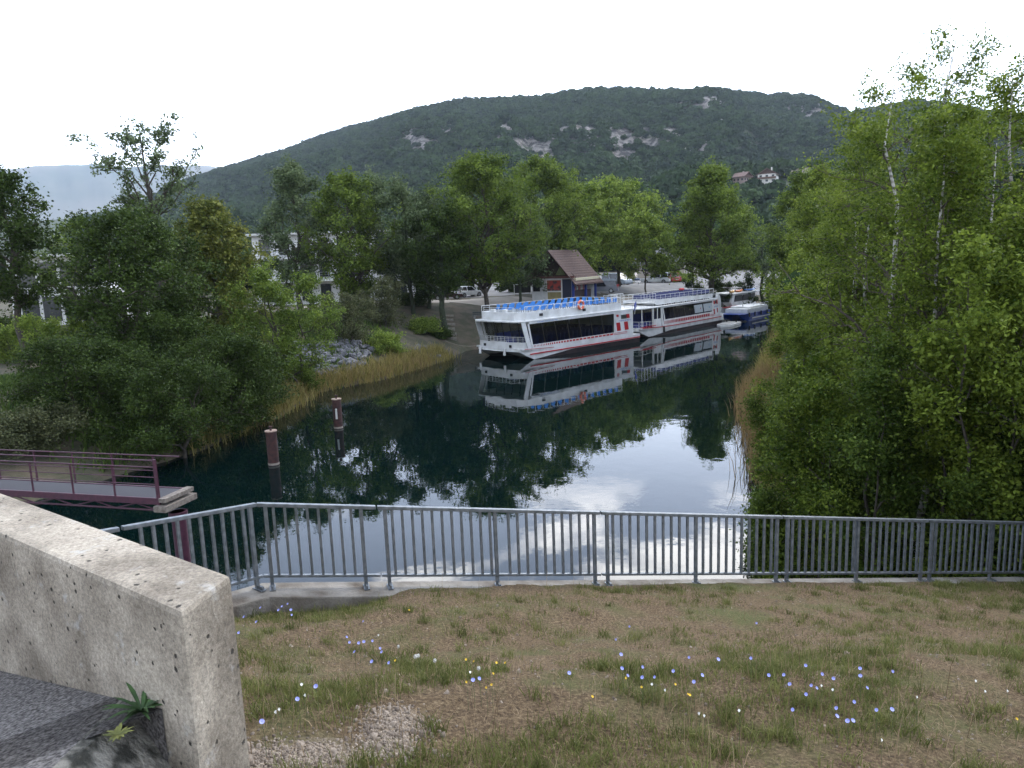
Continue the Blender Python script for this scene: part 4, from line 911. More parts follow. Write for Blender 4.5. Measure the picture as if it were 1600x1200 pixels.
# ---- mooring piles
rust = mat('rusted_steel', (.065, .026, .022), .85, base2=(.028, .014, .013), scale=5, bump=.006, bscale=30, detail=8)
for px, py, pt_, Yd, w_, lab in ((428, 726, 674, 0, .25, 'rusty mooring pile nearer the purple footbridge'), (529, 669, 624, 0, .25, 'rusty mooring pile with white marks, farther from the purple footbridge')):
    X_, Y_ = at(px, py, 0); zt = atY(px, pt_, Y_)[1]
    o = empty('mooring_pile', (X_, Y_, 0), lab, 'mooring pile', 'mooring piles in the dock')
    m = MB(); m.tube([(0, 0, -2), (0, 0, zt)], w_, 18); m.build('tube', rust, o)
    m = MB(); m.tube([(0, 0, zt + .002), (0, 0, zt + .05)], w_ + .03, 18); m.build('cap', mat('pale_rust', (.33, .25, .2), .8, base2=(.2, .13, .1), scale=9), o)
    m = MB(); m.tube([(0, 0, zt + .05), (0, 0, zt + .2)], .05, 8); m.tube([(0, 0, zt + .2), (0, 0, zt + .25)], .09, 8); m.build('bollard_head', rust, o)
    m = MB(); m.tube([(0, 0, .02), (0, 0, .12)], w_ + .012, 18, caps=False); m.build('lime_band', mat('lime_crust', (.30, .26, .22), .9, var=.3), o)
    if 'white' in lab:
        m = MB(); m.box(-.05, .05, -w_ - .02, -w_ + .02, zt * .35, zt * .65); m.ball((0, -w_, zt * .68), .06); m.build('white_mark', mat('white_paint_old', (.55, .55, .52), .7, var=.1), o)

# ---- dead branch lying in the alder
X_, Y_ = at(120, 640, 1.4)
m = MB(); pts = [Vector((X_, Y_ - 3.5, 1.6)) + Vector(p) for p in [(0, 0, .9), (.3, 0, .2), (.35, -.1, -.5), (.8, 0, -1.0)]]
m.tube(pts, [.03, .05, .06, .07], 6); m.tube([pts[1], pts[1] + Vector((.9, .1, -.25))], [.03, .01], 5); m.tube([pts[1], pts[1] + Vector((-.6, .1, .2))], [.03, .008], 5); m.tube([pts[1], pts[1] + Vector((.5, .1, .35))], [.02, .006], 5)
tag(m.build('dead_branch', mat('bleached_wood', (.36, .33, .29), .9, var=.3, scale=8)), 'bleached bare branch caught in the dark alder above the footbridge', 'branch')

# ---- stone heap: every stone an object
stone_m = mat('limestone_block', (.18, .18, .19), .92, base2=(.07, .07, .08), scale=2.2, bump=.03, bscale=7, detail=8)
kinds = []
for k in range(7):
    bm = bmesh.new(); bmesh.ops.create_icosphere(bm, subdivisions=1, radius=1); rg = random.Random(k)
    for v_ in bm.verts: v_.co = v_.co * rg.uniform(.72, 1.2); v_.co.z *= .7; v_.co.x *= 1.15
    me = bpy.data.meshes.new('boulder'); bm.to_mesh(me); bm.free(); me.materials.append(stone_m); kinds.append(me)
rg = random.Random(31)
def stones(poly_px, n, smin, smax, where, group):
    P = np.array([hit(*p) for p in poly_px]); x0, y0 = P.min(0); x1, y1 = P.max(0); k = 0; placed = []
    while k < n:
        x, y = rg.uniform(x0, x1), rg.uniform(y0, y1)
        if polydist(np.array([x]), np.array([y]), [tuple(p) for p in P])[0] > 0: continue
        s = rg.uniform(smin, smax); k += 1
        o = bpy.data.objects.new('boulder', rg.choice(kinds)); COL.objects.link(o); o.location = (x, y, lz(x, y) + s * .25 + rg.uniform(0, .12)); o.scale = (s, s * rg.uniform(.7, 1.1), s); o.rotation_euler = (rg.uniform(-.5, .5), rg.uniform(-.5, .5), rg.uniform(0, 6.3))
        tag(o, where, 'stone', group)
stones([(440, 548), (470, 540), (560, 535), (585, 545), (568, 578), (520, 600), (500, 594), (448, 572)], 205, .22, .48, 'grey limestone block in the heap above the reeds on the left shore', 'stones of the left shore heap')
stones([(645, 540), (668, 545), (692, 556), (688, 566), (648, 566)], 45, .16, .36, 'pale stone at the tip of the left shore near the front boat', 'stones at the tip of the left shore')
stones([(1045, 900), (1240, 900), (1330, 904), (1330, 912)], 0, .1, .2, '', '')
# ------------------------------------------------------------------ boats
wh = mat('boat_white', (.70, .71, .71), .38, base2=(.54, .545, .53), scale=1.1, detail=7, spec=.4)
wh2 = mat('boat_offwhite', (.55, .57, .57), .45, base2=(.44, .46, .46), scale=2, detail=7)
redp = mat('boat_red', (.42, .012, .02), .4, var=.2, scale=2)
blk_ = mat('antifouling', (.012, .010, .014), .5, base2=(.035, .022, .02), scale=2)
navy = mat('navy_seat', (.03, .045, .22), .6, base2=(.018, .028, .14), scale=3)
bseat = mat('blue_seat', (.05, .24, .62), .42, base2=(.04, .19, .50), scale=2)
dmet = mat('dark_frame', (.018, .018, .02), .4, scale=3, var=.2)
def glass(name, tint, fac):
    m = bpy.data.materials.new(name); m.use_nodes = True; t = m.node_tree; n = t.nodes; n.remove(n['Principled BSDF'])
    tr = n.new('ShaderNodeBsdfTransparent'); tr.inputs[0].default_value = (*tint, 1); gl = n.new('ShaderNodeBsdfGlossy'); gl.inputs['Roughness'].default_value = .02; gl.inputs[0].default_value = (.9, .93, .95, 1)
    lw = n.new('ShaderNodeLayerWeight'); lw.inputs[0].default_value = .5; pw = n.new('ShaderNodeMath'); pw.operation = 'POWER'; pw.inputs[1].default_value = 4; t.links.new(lw.outputs['Facing'], pw.inputs[0]); fr_ = n.new('ShaderNodeMath'); fr_.operation = 'MULTIPLY_ADD'; fr_.inputs[1].default_value = .93; fr_.inputs[2].default_value = .05; t.links.new(pw.outputs[0], fr_.inputs[0]); mx = n.new('ShaderNodeMixShader')
    t.links.new(fr_.outputs[0], mx.inputs[0]); t.links.new(tr.outputs[0], mx.inputs[1]); t.links.new(gl.outputs[0], mx.inputs[2]); t.links.new(mx.outputs[0], n['Material Output'].inputs[0]); return m
gtint = glass('tinted_glass', (.30, .32, .33), .2); gclear = glass('clear_glass', (.7, .74, .72), .2)

def seatmesh():
    m = MB(); m.box(-.19, .19, -.21, .21, .40, .44); m.prism([(-.20, .42), (-.26, .84), (-.22, .85), (-.16, .44)], -.21, .21, 'y', 0)
    for x in (-.17, .16):
        for y in (-.17, .17): m.tube([(x, y, 0), (x * .8, y, .41)], .013, 4, 1)
    return m
def railing_run(parent, p0, p1, h, n, m_, r=.022, mids=1, name='deck_rail'):
    """one straight guard rail with its stanchions (one mesh)"""
    p0, p1 = Vector(p0), Vector(p1); m = MB(); up = Vector((0, 0, h))
    m.tube([p0 + up, p1 + up], r, 5)
    for k in range(1, mids + 1): m.tube([p0 + up * (k / (mids + 1)), p1 + up * (k / (mids + 1))], r * .6, 4)
    for i in range(n + 1): q = p0 + (p1 - p0) * (i / n); m.tube([q, q + up], r * 1.0, 5)
    return m.build(name, m_, parent)
def marks(parent, x0, x1, y, z, h, m_, seed, name='lettering'):
    """rows of small illegible blue characters"""
    rg = random.Random(seed); m = MB(); x = x0
    while x < x1:
        w_ = h * rg.choice((.5, .6, .7)); t_ = h * .16
        m.box(x, x + t_, y - .002, y + .004, z, z + h)
        if rg.random() < .7: m.box(x + w_ - t_, x + w_, y - .002, y + .004, z, z + h * rg.choice((.55, 1)))
        if rg.random() < .8: m.box(x + t_, x + w_ - t_, y - .002, y + .004, z + h * rg.choice((0, .42, .84)), z + h * rg.choice((0, .42, .84)) * 0 + z * 0 + z + h * 1.0 if False else z + h)
        x += w_ + h * .28
    return m.build(name, m_, parent)
blu_t = mat('lettering_blue', (.16, .26, .50), .5, scale=5, var=.1)

def hull_cat(L, B, zd_, bow, name, root, blackto, arch=True, zst=.85):
    """twin-lobed scow hull lofted from stern to raked bow; deck rises to zd_ at the bow"""
    half = B / 2; rings = []; n = 22
    for i in range(n + 1):
        x = L * i / n; f = max(0, (x - (L - bow)) / bow); s = max(0, (x - L * .62) / (L * .38)); zt = zst + (zd_ - zst) * s ** 1.6
        zb = -.5 + (zt - .32 + .5) * f ** 1.5; nar = half * (1 - .10 * f ** 2); ar = (zb + (.62 * zt - zb) * min(1, .35 + f * .9)) if arch else zb
        ar = max(ar, zb); lob = zb - .0
        bt = min(max(.44 * min(1, (L - 1.4 - x) / 5.5), -.3), zt - .1); bt = max(bt, zb + .04)
        rings.append([(x, nar, zt), (x, nar * .99, bt), (x, nar * .985, max(zb + .02, min(bt - .02, zb + .28 * (1 - f)))), (x, nar * .72, lob), (x, nar * .40, lob + (ar - lob) * .25), (x, 0, ar), (x, -nar * .40, lob + (ar - lob) * .25), (x, -nar * .72, lob), (x, -nar * .985, max(zb + .02, min(bt - .02, zb + .28 * (1 - f)))), (x, -nar * .99, bt), (x, -nar, zt)])
    # nose: slight point in plan
    last = rings[-1]; rings.append([(L + .42 * (1 - abs(y) / half) ** .8 * (1 if abs(y) < half * .95 else 0), y * .96, max(z, zd_ - .28)) for x, y, z in last])
    m = MB(); m.loft(rings, 0, True, True, False)
    me = m.build(name, [wh, blk_, redp, wh2], root)
    nr_ = len(rings[0]); nf = (len(rings) - 1) * nr_
    for i in range(nf):
        k = i % nr_; st = i // nr_
        if k in (1, 2, 3, 4, 5, 6, 7, 8) and L * st / n < L - 1.6: me.data.polygons[i].material_index = 1
    return me, rings

def strip(root, name, m_, x0, x1, y, z0, z1, t_=.03, zz=None):
    m = MB(); n = 12; r = []
    for i in range(n + 1):
        x = x0 + (x1 - x0) * i / n; dz = zz(x) if zz else 0
        r.append([(x, y - t_, z0 + dz), (x, y + t_, z0 + dz), (x, y + t_, z1 + dz), (x, y - t_, z1 + dz)])
    m.loft(r); return m.build(name, m_, root)

def tour_boat(px_st, px_bow, L, B, name, label, kind):
    S = at(*px_st, 0); Bw = at(*px_bow, 0); dx, dy = Bw[0] - S[0], Bw[1] - S[1]; ln = math.hypot(dx, dy); b_ = (dx / ln, dy / ln); nr = (-b_[1], b_[0])
    ctr = (S[0] - nr[0] * B / 2, S[1] - nr[1] * B / 2, 0)
    root = empty(name, ctr, label, 'tour boat', 'white tour boats moored in line', math.atan2(b_[1], b_[0]))
    half = B / 2
    if kind == 1:
        zdb, bow, roofz, wz0, wz1, x_c, x_s = 1.12, 3.4, 3.62, 1.42, 3.3, 16.4, 1.15
    else:
        zdb, bow, roofz, wz0, wz1, x_c, x_s = 1.15, 4.6, 3.32, 1.75, 3.08, 15.2, .9
    hull_cat(L, B, zdb, bow, 'hull', root, L - bow * .95 if kind == 1 else L - bow * .55, arch=(kind == 1))
    sheer = lambda x: (zdb - .85) * max(0, (x - L * .62) / (L * .38)) ** 1.6
    m = MB(); m.prism([(.0, -half + .03), (L, -half * .88), (L, half * .88), (.0, half - .03)], .80, .86, 'z'); m.build('deck', wh2, root)
    for sd in (1, -1):
        strip(root, 'rub_rail', wh, 0, L - .05, sd * (half * .985), .74, .90, .05, sheer)
        strip(root, 'red_stripe', redp, 0, L - (1.0 if kind == 1 else .4), sd * (half + .012), .50 if kind == 1 else .86, .60 if kind == 1 else .95, .028, sheer if kind == 2 else None)
        strip(root, 'white_side', wh, x_s, x_c, sd * (half - .03), .86, wz0 - .02, .03)
        if kind == 1: strip(root, 'bow_stripe', redp, L - 4.2, L - .3, sd * (half * .985 + .055), .80, .845, .012, sheer)
    # cabin: posts, window panes, fascia
    nw = 7 if kind == 1 else 5; w0, w1 = (4.25, 16.35) if kind == 1 else (2.7, 14.95)
    for sd in (1, -1):
        y = sd * (half - .05); lean_ = .42
        for i in range(nw + 1):
            x = w0 + (w1 - w0) * i / nw; m = MB(); wd = .055 if 0 < i < nw else .10; dk = 0 < i < nw
            m.add([(x - wd, y - .03, wz0 - .02), (x + wd, y - .03, wz0 - .02), (x + wd, y + .012, wz0 - .02), (x - wd, y + .012, wz0 - .02),
                   (x - wd + (lean_ if i else .0), y - .03, wz1), (x + wd + (lean_ if i else .0), y - .03, wz1), (x + wd + (lean_ if i else 0), y + .012, wz1), (x - wd + (lean_ if i else 0), y + .012, wz1)],
                  [(0, 1, 2, 3), (4, 5, 6, 7), (0, 1, 5, 4), (1, 2, 6, 5), (2, 3, 7, 6), (3, 0, 4, 7)])
            m.build('window_post', dmet if dk else wh, root)
        for i in range(nw):
            a, b2 = w0 + (w1 - w0) * i / nw, w0 + (w1 - w0) * (i + 1) / nw; l0 = lean_ if i else 0
            white_pane = kind == 2 and i < 2 and sd == 1
            m = MB(); m.add([(a, y, wz0), (b2, y, wz0), (b2 + lean_, y, wz1), (a + l0, y, wz1)], [(0, 1, 2, 3)])
            m.build('window_pane', gtint, root)
            if white_pane:
                m = MB(); m.add([(a + .18, y + .03, wz0 + .12), (b2 - .12, y + .03, wz0 + .12), (b2 + lean_ * .8 - .12, y + .03, wz1 - .22), (a + l0 * .8 + .18, y + .03, wz1 - .22)], [(0, 1, 2, 3)])
                pb = m.build('window_poster', mat('poster_grey', (.42, .46, .48), .6, base2=(.36, .40, .43), scale=3), root)
                m = MB(); m.ball((a + .9, y + .035, wz0 + .62), .16, 0, 6, 4, (1, .05, 1)); m.build('poster_motif', mat('faded_red', (.45, .22, .25), .7, var=.2) if i == 1 else mat('faded_blue', (.25, .36, .52), .7, var=.2), pb)
    m = MB(); m.box(x_s, x_c + .3, -half + .02, half - .02, wz1, roofz - .12); m.build('fascia', wh, root, bevel=.03)
    # broad slanting end pillar
    for sd in (1, -1):
        y = sd * (half - .04); m = MB(); xt = x_c + .75 if kind == 1 else x_c + .4; xb = x_c - .02; wd = .55 if kind == 1 else .34
        m.add([(xb, y - .05, .9), (xb + .9 * wd, y - .05, .9), (xt + wd, y - .05, roofz - .12), (xt, y - .05, roofz - .12), (xb, y + .02, .9), (xb + .9 * wd, y + .02, .9), (xt + wd, y + .02, roofz - .12), (xt, y + .02, roofz - .12)],
              [(0, 1, 2, 3), (4, 5, 6, 7), (0, 1, 5, 4), (1, 2, 6, 5), (2, 3, 7, 6), (3, 0, 4, 7)]); m.build('pillar', wh, root)
    # roof slab
    xr = L + .45 if kind == 1 else L - .3
    m = MB(); m.prism([(x_s - .2, -half - .02), (xr - .5, -half - .02), (xr, -half * .8), (xr, half * .8), (xr - .5, half + .02), (x_s - .2, half + .02)], roofz - .11, roofz + .02, 'z'); m.build('roof', wh, root, bevel=.03)
    # solid stern cabin
    m = MB(); m.box(x_s, w0 - .1, -half + .02, half - .02, .86, wz1); m.build('stern_cabin', wh, root, bevel=.04)
    y = half + .0
    reds = [(3.25, .62, 1.50, 2.36), (1.95, .62, 1.50, 2.36), (1.75, .5, 2.70, 3.12), (3.6, .35, 2.95, 3.18)] if kind == 1 else [(2.0, .36, 1.35, 2.02), (1.15, .3, 1.5, 2.1), (2.1, .34, 2.62, 3.08), (1.3, .3, 2.62, 3.12)]
    for (x, w_, z0, z1) in reds:
        for sd in (1, -1):
            m = MB(); yy = sd * (half - .005); sl = .18 * (z1 - z0)
            m.add([(x, yy, z0), (x + w_, yy, z0), (x + w_ + sl, yy, z1), (x + sl, yy, z1)], [(0, 1, 2, 3)]); 
            o = m.build('red_block', redp, root); md = o.modifiers.new('t', 'SOLIDIFY'); md.thickness = .02; md.offset = 0
    m = MB(); m.box(2.3 if kind == 1 else 1.6, 3.2 if kind == 1 else 2.1, half - .025, half - .008, 2.68, 3.1); m.build('stern_window', gtint if kind == 1 else dmet, root)
    marks(root, 1.5 if kind == 1 else 1.2, 3.5 if kind == 1 else 2.3, half - .015, 2.42 if kind == 1 else 2.22, .17, blu_t, 5)
    if kind == 1: marks(root, 12.9, 15.6, half - .015, 3.36, .10, blu_t, 6)
    # dashed red row: squares shrinking toward the bow
    x = 4.6 if kind == 1 else 3.6; k = 0; zr = 1.17 if kind == 1 else 1.22
    end = 16.2 if kind == 1 else 15.2
    while x < end:
        f = (end - x) / (end - 4); w_ = max(.05, .46 * min(1, f * 1.6)); g_ = .14
        m = MB(); m.box(x, x + w_, half - .001, half + .014, zr, zr + (.17 if kind == 1 else .34)); m.build('red_square', redp, root); x += w_ + g_; k += 1
    strip(root, 'red_stripe', redp, 2.2, 4.5 if kind == 1 else 3.5, half + .004, zr + .12, zr + .17, .01)
    strip(root, 'red_stripe', redp, 2.2, 4.5 if kind == 1 else 3.5, half + .004, zr - .02, zr + .03, .01)
    # inside: floor, rows of seats
    m = MB(); m.box(x_s, x_c, -half + .1, half - .1, .862, .90); m.build('cabin_floor', mat('cabin_floor', (.03, .03, .035), .8, scale=3), root)
    nrow = 19
    for i in range(nrow):
        x = w0 + .5 + (w1 - w0 - .7) * i / nrow
        for sd in (1, -1):
            m = MB(); y0_, y1_ = sorted((sd * .55, sd * (half - .16)))
            m.box(x - .2, x + .15, y0_, y1_, .9, 1.35); m.prism([(x - .2, 1.35), (x - .3, 2.12), (x - .2, 2.16), (x - .08, 1.35)], y0_, y1_, 'y'); m.build('bench_seat', navy, root, bevel=.04)
    # bow: cabin front glazing, rails
    if kind == 1:
        m = MB(); m.box(L - 1.45, L - 1.39, -half + .45, half - .45, .9, 1.5); m.build('front_sill', wh, root)
        for i in range(6):
            yy = -half + .5 + (B - 1.0) * i / 5; m = MB(); m.tube([(x_c - .25, yy, .9), (x_c + .35, yy, roofz - .1)], .055, 4); m.build('front_post', dmet, root)
        for i in range(5):
            y0_ = -half + .5 + (B - 1.0) * i / 5; y1_ = y0_ + (B - 1.0) / 5
            if i == 2: continue
            m = MB(); m.add([(x_c - .2, y0_ + .05, 1.3), (x_c - .2, y1_ - .05, 1.3), (x_c + .3, y1_ - .05, roofz - .2), (x_c + .3, y0_ + .05, roofz - .2)], [(0, 1, 2, 3)]); m.build('front_pane', gclear, root)
        # white bulwark with rail on the bow
        out_ = [(L - 1.35, half * .96), (L - .35, half * .93), (L + .05, half * .45), (L + .1, 0), (L + .05, -half * .45), (L - .35, -half * .93), (L - 1.35, -half * .96)]
        for a, c in zip(out_[:-1], out_[1:]):
            A_, C_ = Vector((*a, 1.05)), Vector((*c, 1.05)); nn_ = Vector((-(C_ - A_).y, (C_ - A_).x, 0)).normalized() * .03; up = Vector((0, 0, .62)); m = MB()
            vs = [A_ - nn_, C_ - nn_, C_ + nn_, A_ + nn_]; m.add(vs + [v + up for v in vs], [(0, 1, 2, 3), (4, 5, 6, 7), (0, 1, 5, 4), (1, 2, 6, 5), (2, 3, 7, 6), (3, 0, 4, 7)]); m.build('bulwark', wh, root)
            railing_run(root, A_ + up, C_ + up, .48, 3, wh, .022, 2, 'bow_rail')
        for yy in (-half * .55, half * .55):
            m = MB(); m.box(L + .1, L + .16, yy - .14, yy + .14, 1.2, 1.44); m.build('bow_vent', dmet, root)
        for yy in (half * .35, -half * .72): m = MB(); m.tube([(L + .30, yy, .45), (L + .24, yy, 1.15)], [.13, .11], 10); m.build('fender', wh, root)
        m = MB(); m.box(L - .9, L - .5, half * .2, half * .5, 1.1, 1.9); m.build('bow_locker', navy, root, bevel=.04)
    else:
        for xx, yy in ((L - .8, half - .3), (L - 2.8, half - .15), (L - .8, -half + .3), (L - 2.8, -half + .15)):
            m = MB(); m.tube([(xx, yy, .9), (xx, yy, roofz - .1)], .05, 6); m.build('roof_post', wh, root)
        m = MB(); m.box(x_c + .55, x_c + 2.3, half - .08, half - .04, .95, 1.95); m.build('side_gate', wh, root)
        for xa, xb2 in ((x_c + .6, x_c + 1.35), (x_c + 1.5, x_c + 2.25)):
            m = MB(); m.add([(xa, half - .06, 1.98), (xb2, half - .06, 1.98), (xb2, half - .06, 3.1), (xa, half - .06, 3.1)], [(0, 1, 2, 3)]); m.build('side_pane', gclear, root)
        m = MB()
        for xx in (x_c + .57, x_c + 1.42, x_c + 2.3): m.box(xx - .05, xx + .05, half - .10, half - .03, .95, roofz - .1)
        m.build('side_frame', wh, root)
        for i in range(3):
            m = MB(); m.tube([(x_c, -half + .6 + i * (B - 1.2) / 2, .9), (x_c, -half + .6 + i * (B - 1.2) / 2, roofz - .1)], .05, 5); m.build('front_post', dmet, root)
        for sd in (1, -1): railing_run(root, (x_c + 2.4, sd * (half - .06), 1.0), (L - .2, sd * (half - .2), 1.12), .75, 4, wh, .02, 1, 'bow_rail'); strip(root, 'red_stripe', redp, x_c + 1.8, L, sd * (half * .99), 1.22, 1.30, .02)
        railing_run(root, (L - .1, half - .3, 1.12), (L - .1, -half + .3, 1.12), .75, 4, wh, .02, 1, 'bow_rail')
        for i in range(3):
            m = MB(); m.box(x_c + .8 + i * 1.2, x_c + 1.2 + i * 1.2, -half + .5, half - .9, .9, 1.5); m.build('bench_seat', navy, root, bevel=.03)
        m = MB(); m.tube([(x_c + .2, half + .12, .35), (x_c + .2, half + .10, 1.0)], [.14, .11], 10); m.build('fender', dmet, root)
        m = MB(); m.tube([(-.02, half - .05, .45), (-.02, half - .05, 1.35)], [.24, .2], 12); m.build('fender', wh, root)
        # rounded white stern cowl
        m = MB(); m.loft([[(x_s - .5, y_, .6), (x_s + .1, y_, .6), (x_s + .5, y_, 3.9), (x_s + .0, y_, 3.9), (x_s - .45, y_, 3.5), (x_s - .75, y_, 2.6)] for y_ in (half - .02, half - .30)]); m.build('stern_cowl', wh, root, bevel=.06)
    # upper deck
    if kind == 1:
        xa, xb2, zb_ = 2.9, 17.0, roofz + .02
        for sd in (1, -1): strip(root, 'upper_bulwark', wh, xa, xb2, sd * (half - .25), zb_, zb_ + .72, .04)
        m = MB(); m.prism([(xb2 - .05, -half + .25), (xb2 + .55, -half + 1.1), (xb2 + .55, half - 1.1), (xb2 - .05, half - .25), (xb2 - .13, half - .3), (xb2 + .47, half - 1.15), (xb2 + .47, -half + 1.15), (xb2 - .13, -half + .3)], zb_, zb_ + .74, 'z'); m.build('front_bulwark', wh, root)
        m = MB(); m.box(xa + .04, xb2, -half + .3, half - .3, zb_ + .38, zb_ + .42); m.build('upper_floor', wh2, root)
        fl = zb_ + .42
        first = None
        for i in range(13):
            for j in range(7):
                yy = -half + .62 + (B - 1.24) * j / 6
                if j == 3: continue
                x = xa + .7 + i * .98
                if first is None: first = seatmesh().build('deck_seat', [bseat, dmet], root); s_ = first
                else: s_ = first.copy(); COL.objects.link(s_); s_.parent = root
                s_.location = (x, yy, fl)
        for sd in (1, -1): railing_run(root, (xa, sd * (half - .25), zb_ + .72), (xb2, sd * (half - .25), zb_ + .72), .52, 14, wh, .022, 0, 'upper_rail')
        railing_run(root, (xb2 + .5, -half + 1.1, zb_ + .72), (xb2 + .5, half - 1.1, zb_ + .72), .45, 4, wh, .02, 1, 'upper_rail')
        railing_run(root, (xa, -half + .25, zb_ + .4), (xa, half - .25, zb_ + .4), .85, 5, wh, .022, 1, 'upper_rail')
        m = MB(); m.tube([(1.0, -.9, roofz), (1.0, -.9, roofz + 1.3), (1.0, .9, roofz + 1.3), (1.0, .9, roofz)], .03, 6); m.build('stern_hoop', wh, root)
        for k in range(2): m = MB(); m.box(xb2 + .15, xb2 + .45, -1.2 + k * 1.6, -.7 + k * 1.6, zb_ + .7, zb_ + 1.0); m.build('deck_box', wh, root, bevel=.04)
        for xx in (14.7, 8.6):
            m = MB(); m.box(xx, xx + .42, half - .22, half - .19 + .04, zb_ + .28, zb_ + .52); m.build('bulwark_light', dmet, root)
    else:
        xa, xb2, zb_ = 1.9, 16.3, roofz + .02
        for sd in (1, -1):
            strip(root, 'upper_bulwark', wh, xa, xb2, sd * (half - .45), zb_ + .12, zb_ + .62, .04)
            railing_run(root, (xa - .3, sd * (half - .45), zb_ + .62), (xb2, sd * (half - .45), zb_ + .62), .60, 13, wh, .022, 1, 'upper_rail')
            railing_run(root, (xb2, sd * (half - .45), zb_ + .0), (L - .9, sd * (half - .45), zb_ + .0), 1.45, 5, wh, .026, 4, 'fore_rail')
        railing_run(root, (L - .9, half - .45, zb_), (L - .9, -half + .45, zb_), 1.45, 4, wh, .026, 4, 'fore_rail')
        railing_run(root, (xa - .3, half - .45, zb_ + .3), (xa - .3, -half + .45, zb_ + .3), .92, 4, wh, .026, 1, 'upper_rail')
        m = MB(); m.box(xa, xb2, -half + .5, half - .5, zb_ + .30, zb_ + .34); m.build('upper_floor', wh2, root)
        for i in range(11):
            for sd in (1, -1):
                y0_, y1_ = sorted((sd * .45, sd * (half - .7))); x = xa + .7 + i * 1.2
                m = MB(); m.box(x - .2, x + .2, y0_, y1_, zb_ + .70, zb_ + .75); m.prism([(x - .2, zb_ + .74), (x - .28, zb_ + 1.15), (x - .22, zb_ + 1.16), (x - .15, zb_ + .74)], y0_, y1_, 'y'); m.build('deck_bench', mat('pale_blue_seat', (.05, .06, .17), .5, scale=2, var=.2), root)
        rg = random.Random(4); m = MB(); 
        for i in range(22): x = 3 + i * .55; m.box(x, x + rg.uniform(.08, .3), half - .48, half - .38, zb_ + .02, zb_ + rg.uniform(.06, .15))
        m.build('side_fittings', dmet, root)
        m = MB(); m.ball((xa + 3.2, -.5, zb_ + 1.35), .5, 0, 10, 6, (1, .7, .35)); m.build('red_cover', redp, root)
    return root
boat1 = tour_boat((1000, 534), (835, 562), 17.7, 6.3, 'tour_boat', 'nearest white tour boat with rows of bright blue seats on its roof deck', 1)
boat2 = tour_boat((1128, 505), (1003, 530), 20.4, 5.2, 'tour_boat', 'second white tour boat with tall white roof railings and a row of red squares', 2)
# the life ring hangs on the near rail of the first boat
M1 = boat1.matrix_world if False else Matrix.Translation(boat1.location) @ Matrix.Rotation(boat1.rotation_euler.z, 4, 'Z')
M2 = Matrix.Translation(boat2.location) @ Matrix.Rotation(boat2.rotation_euler.z, 4, 'Z')
def torus(mb, R_, r_, n=20, k=8, mi=0, split=False):
    vs = []; fs = []
    for i in range(n):
        a = 2 * math.pi * i / n
        for j in range(k): b2 = 2 * math.pi * j / k; vs.append(((R_ + r_ * math.cos(b2)) * math.cos(a), r_ * math.sin(b2), (R_ + r_ * math.cos(b2)) * math.sin(a)))
    o = len(mb.v); mb.v += vs
    for i in range(n):
        for j in range(k): mb.f.append((o + i * k + j, o + i * k + (j + 1) % k, o + ((i + 1) % n) * k + (j + 1) % k, o + ((i + 1) % n) * k + j)); mb.m.append(1 if split and i % 5 == 0 else mi); mb.sm.append(True)
orange = mat('ring_orange', (.72, .16, .08), .6, scale=4, var=.15)
def life_ring(Mx, p, label, s=1.0):
    m = MB(); torus(m, .36 * s, .11 * s, split=True); o = m.build('life_ring', [orange, wh]); w = Mx @ Vector(p); o.location = w; o.rotation_euler = (0, 0, Mx.to_euler().z)
    return tag(o, label, 'life ring')
life_ring(M1, (9.4, 3.15 - .25 + .17, 4.55), 'orange life ring hanging on the roof rail above the windows of the nearest boat', 1.05)
life_ring(M1, (11.5, -3.15 + .2, 2.7), 'orange life ring inside the glazed cabin of the nearest boat', .8)
# blue flag at the stern of the first boat
w = M1 @ Vector((-.25, 2.3, 2.9)); fo = empty('flag', w, 'blue flag on a short staff at the stern of the nearest boat', 'flag')
m = MB(); m.tube([(0, 0, 0), (.25, .05, 1.75)], .022, 6); m.build('flag_staff', wh, fo)
m = MB(); n = 6
m.loft([[(.22 - .05 * i - .02 * (j % 2), .04 + .03 * math.sin(i * 1.9 + j), 1.55 - .16 * j - .20 * i * .5) for j in range(6)] for i in range(n)], closed=False, caps=False, smooth=True); o = m.build('flag_cloth', mat('flag_blue', (.03, .06, .36), .7, scale=3, var=.2), fo); md = o.modifiers.new('t', 'SOLIDIFY'); md.thickness = .01

# third boat: white cabin cruiser with dark windows, kayaks on the roof
S3 = at(1128, 501, 0); h3 = math.radians(-130.8) ; b3 = (math.cos(h3), math.sin(h3)); n3 = (-b3[1], b3[0])
L3, B3 = 13.5, 4.4
px3 = at(1138, 497, 0)
c3 = (px3[0] - b3[0] * L3 * 1.0 - n3[0] * B3 * .72, px3[1] - b3[1] * L3 * 1.0 - n3[1] * B3 * .72, 0)
cr = empty('cabin_boat', c3, 'white cabin boat with dark windows and kayaks on its roof behind the blue boat', 'cabin boat', rz=h3)
m = MB(); rings = []
for i in range(13):
    x = L3 * i / 12; f = max(0, (x - L3 * .6) / (L3 * .4)); hw = B3 / 2 * (1 - f ** 2.2 * .75); zt = 1.15 + .45 * f ** 1.5; zb = -.4 + .6 * f ** 3
    rings.append([(x, hw, zt), (x, hw * .88, .1 + .2 * f), (x, hw * .4, zb), (x, -hw * .4, zb), (x, -hw * .88, .1 + .2 * f), (x, -hw, zt)])
m.loft(rings); m.build('hull', wh, cr)
strip(cr, 'red_stripe', redp, 7, 12.6, B3 / 2 * .93, 1.32, 1.40, .25)
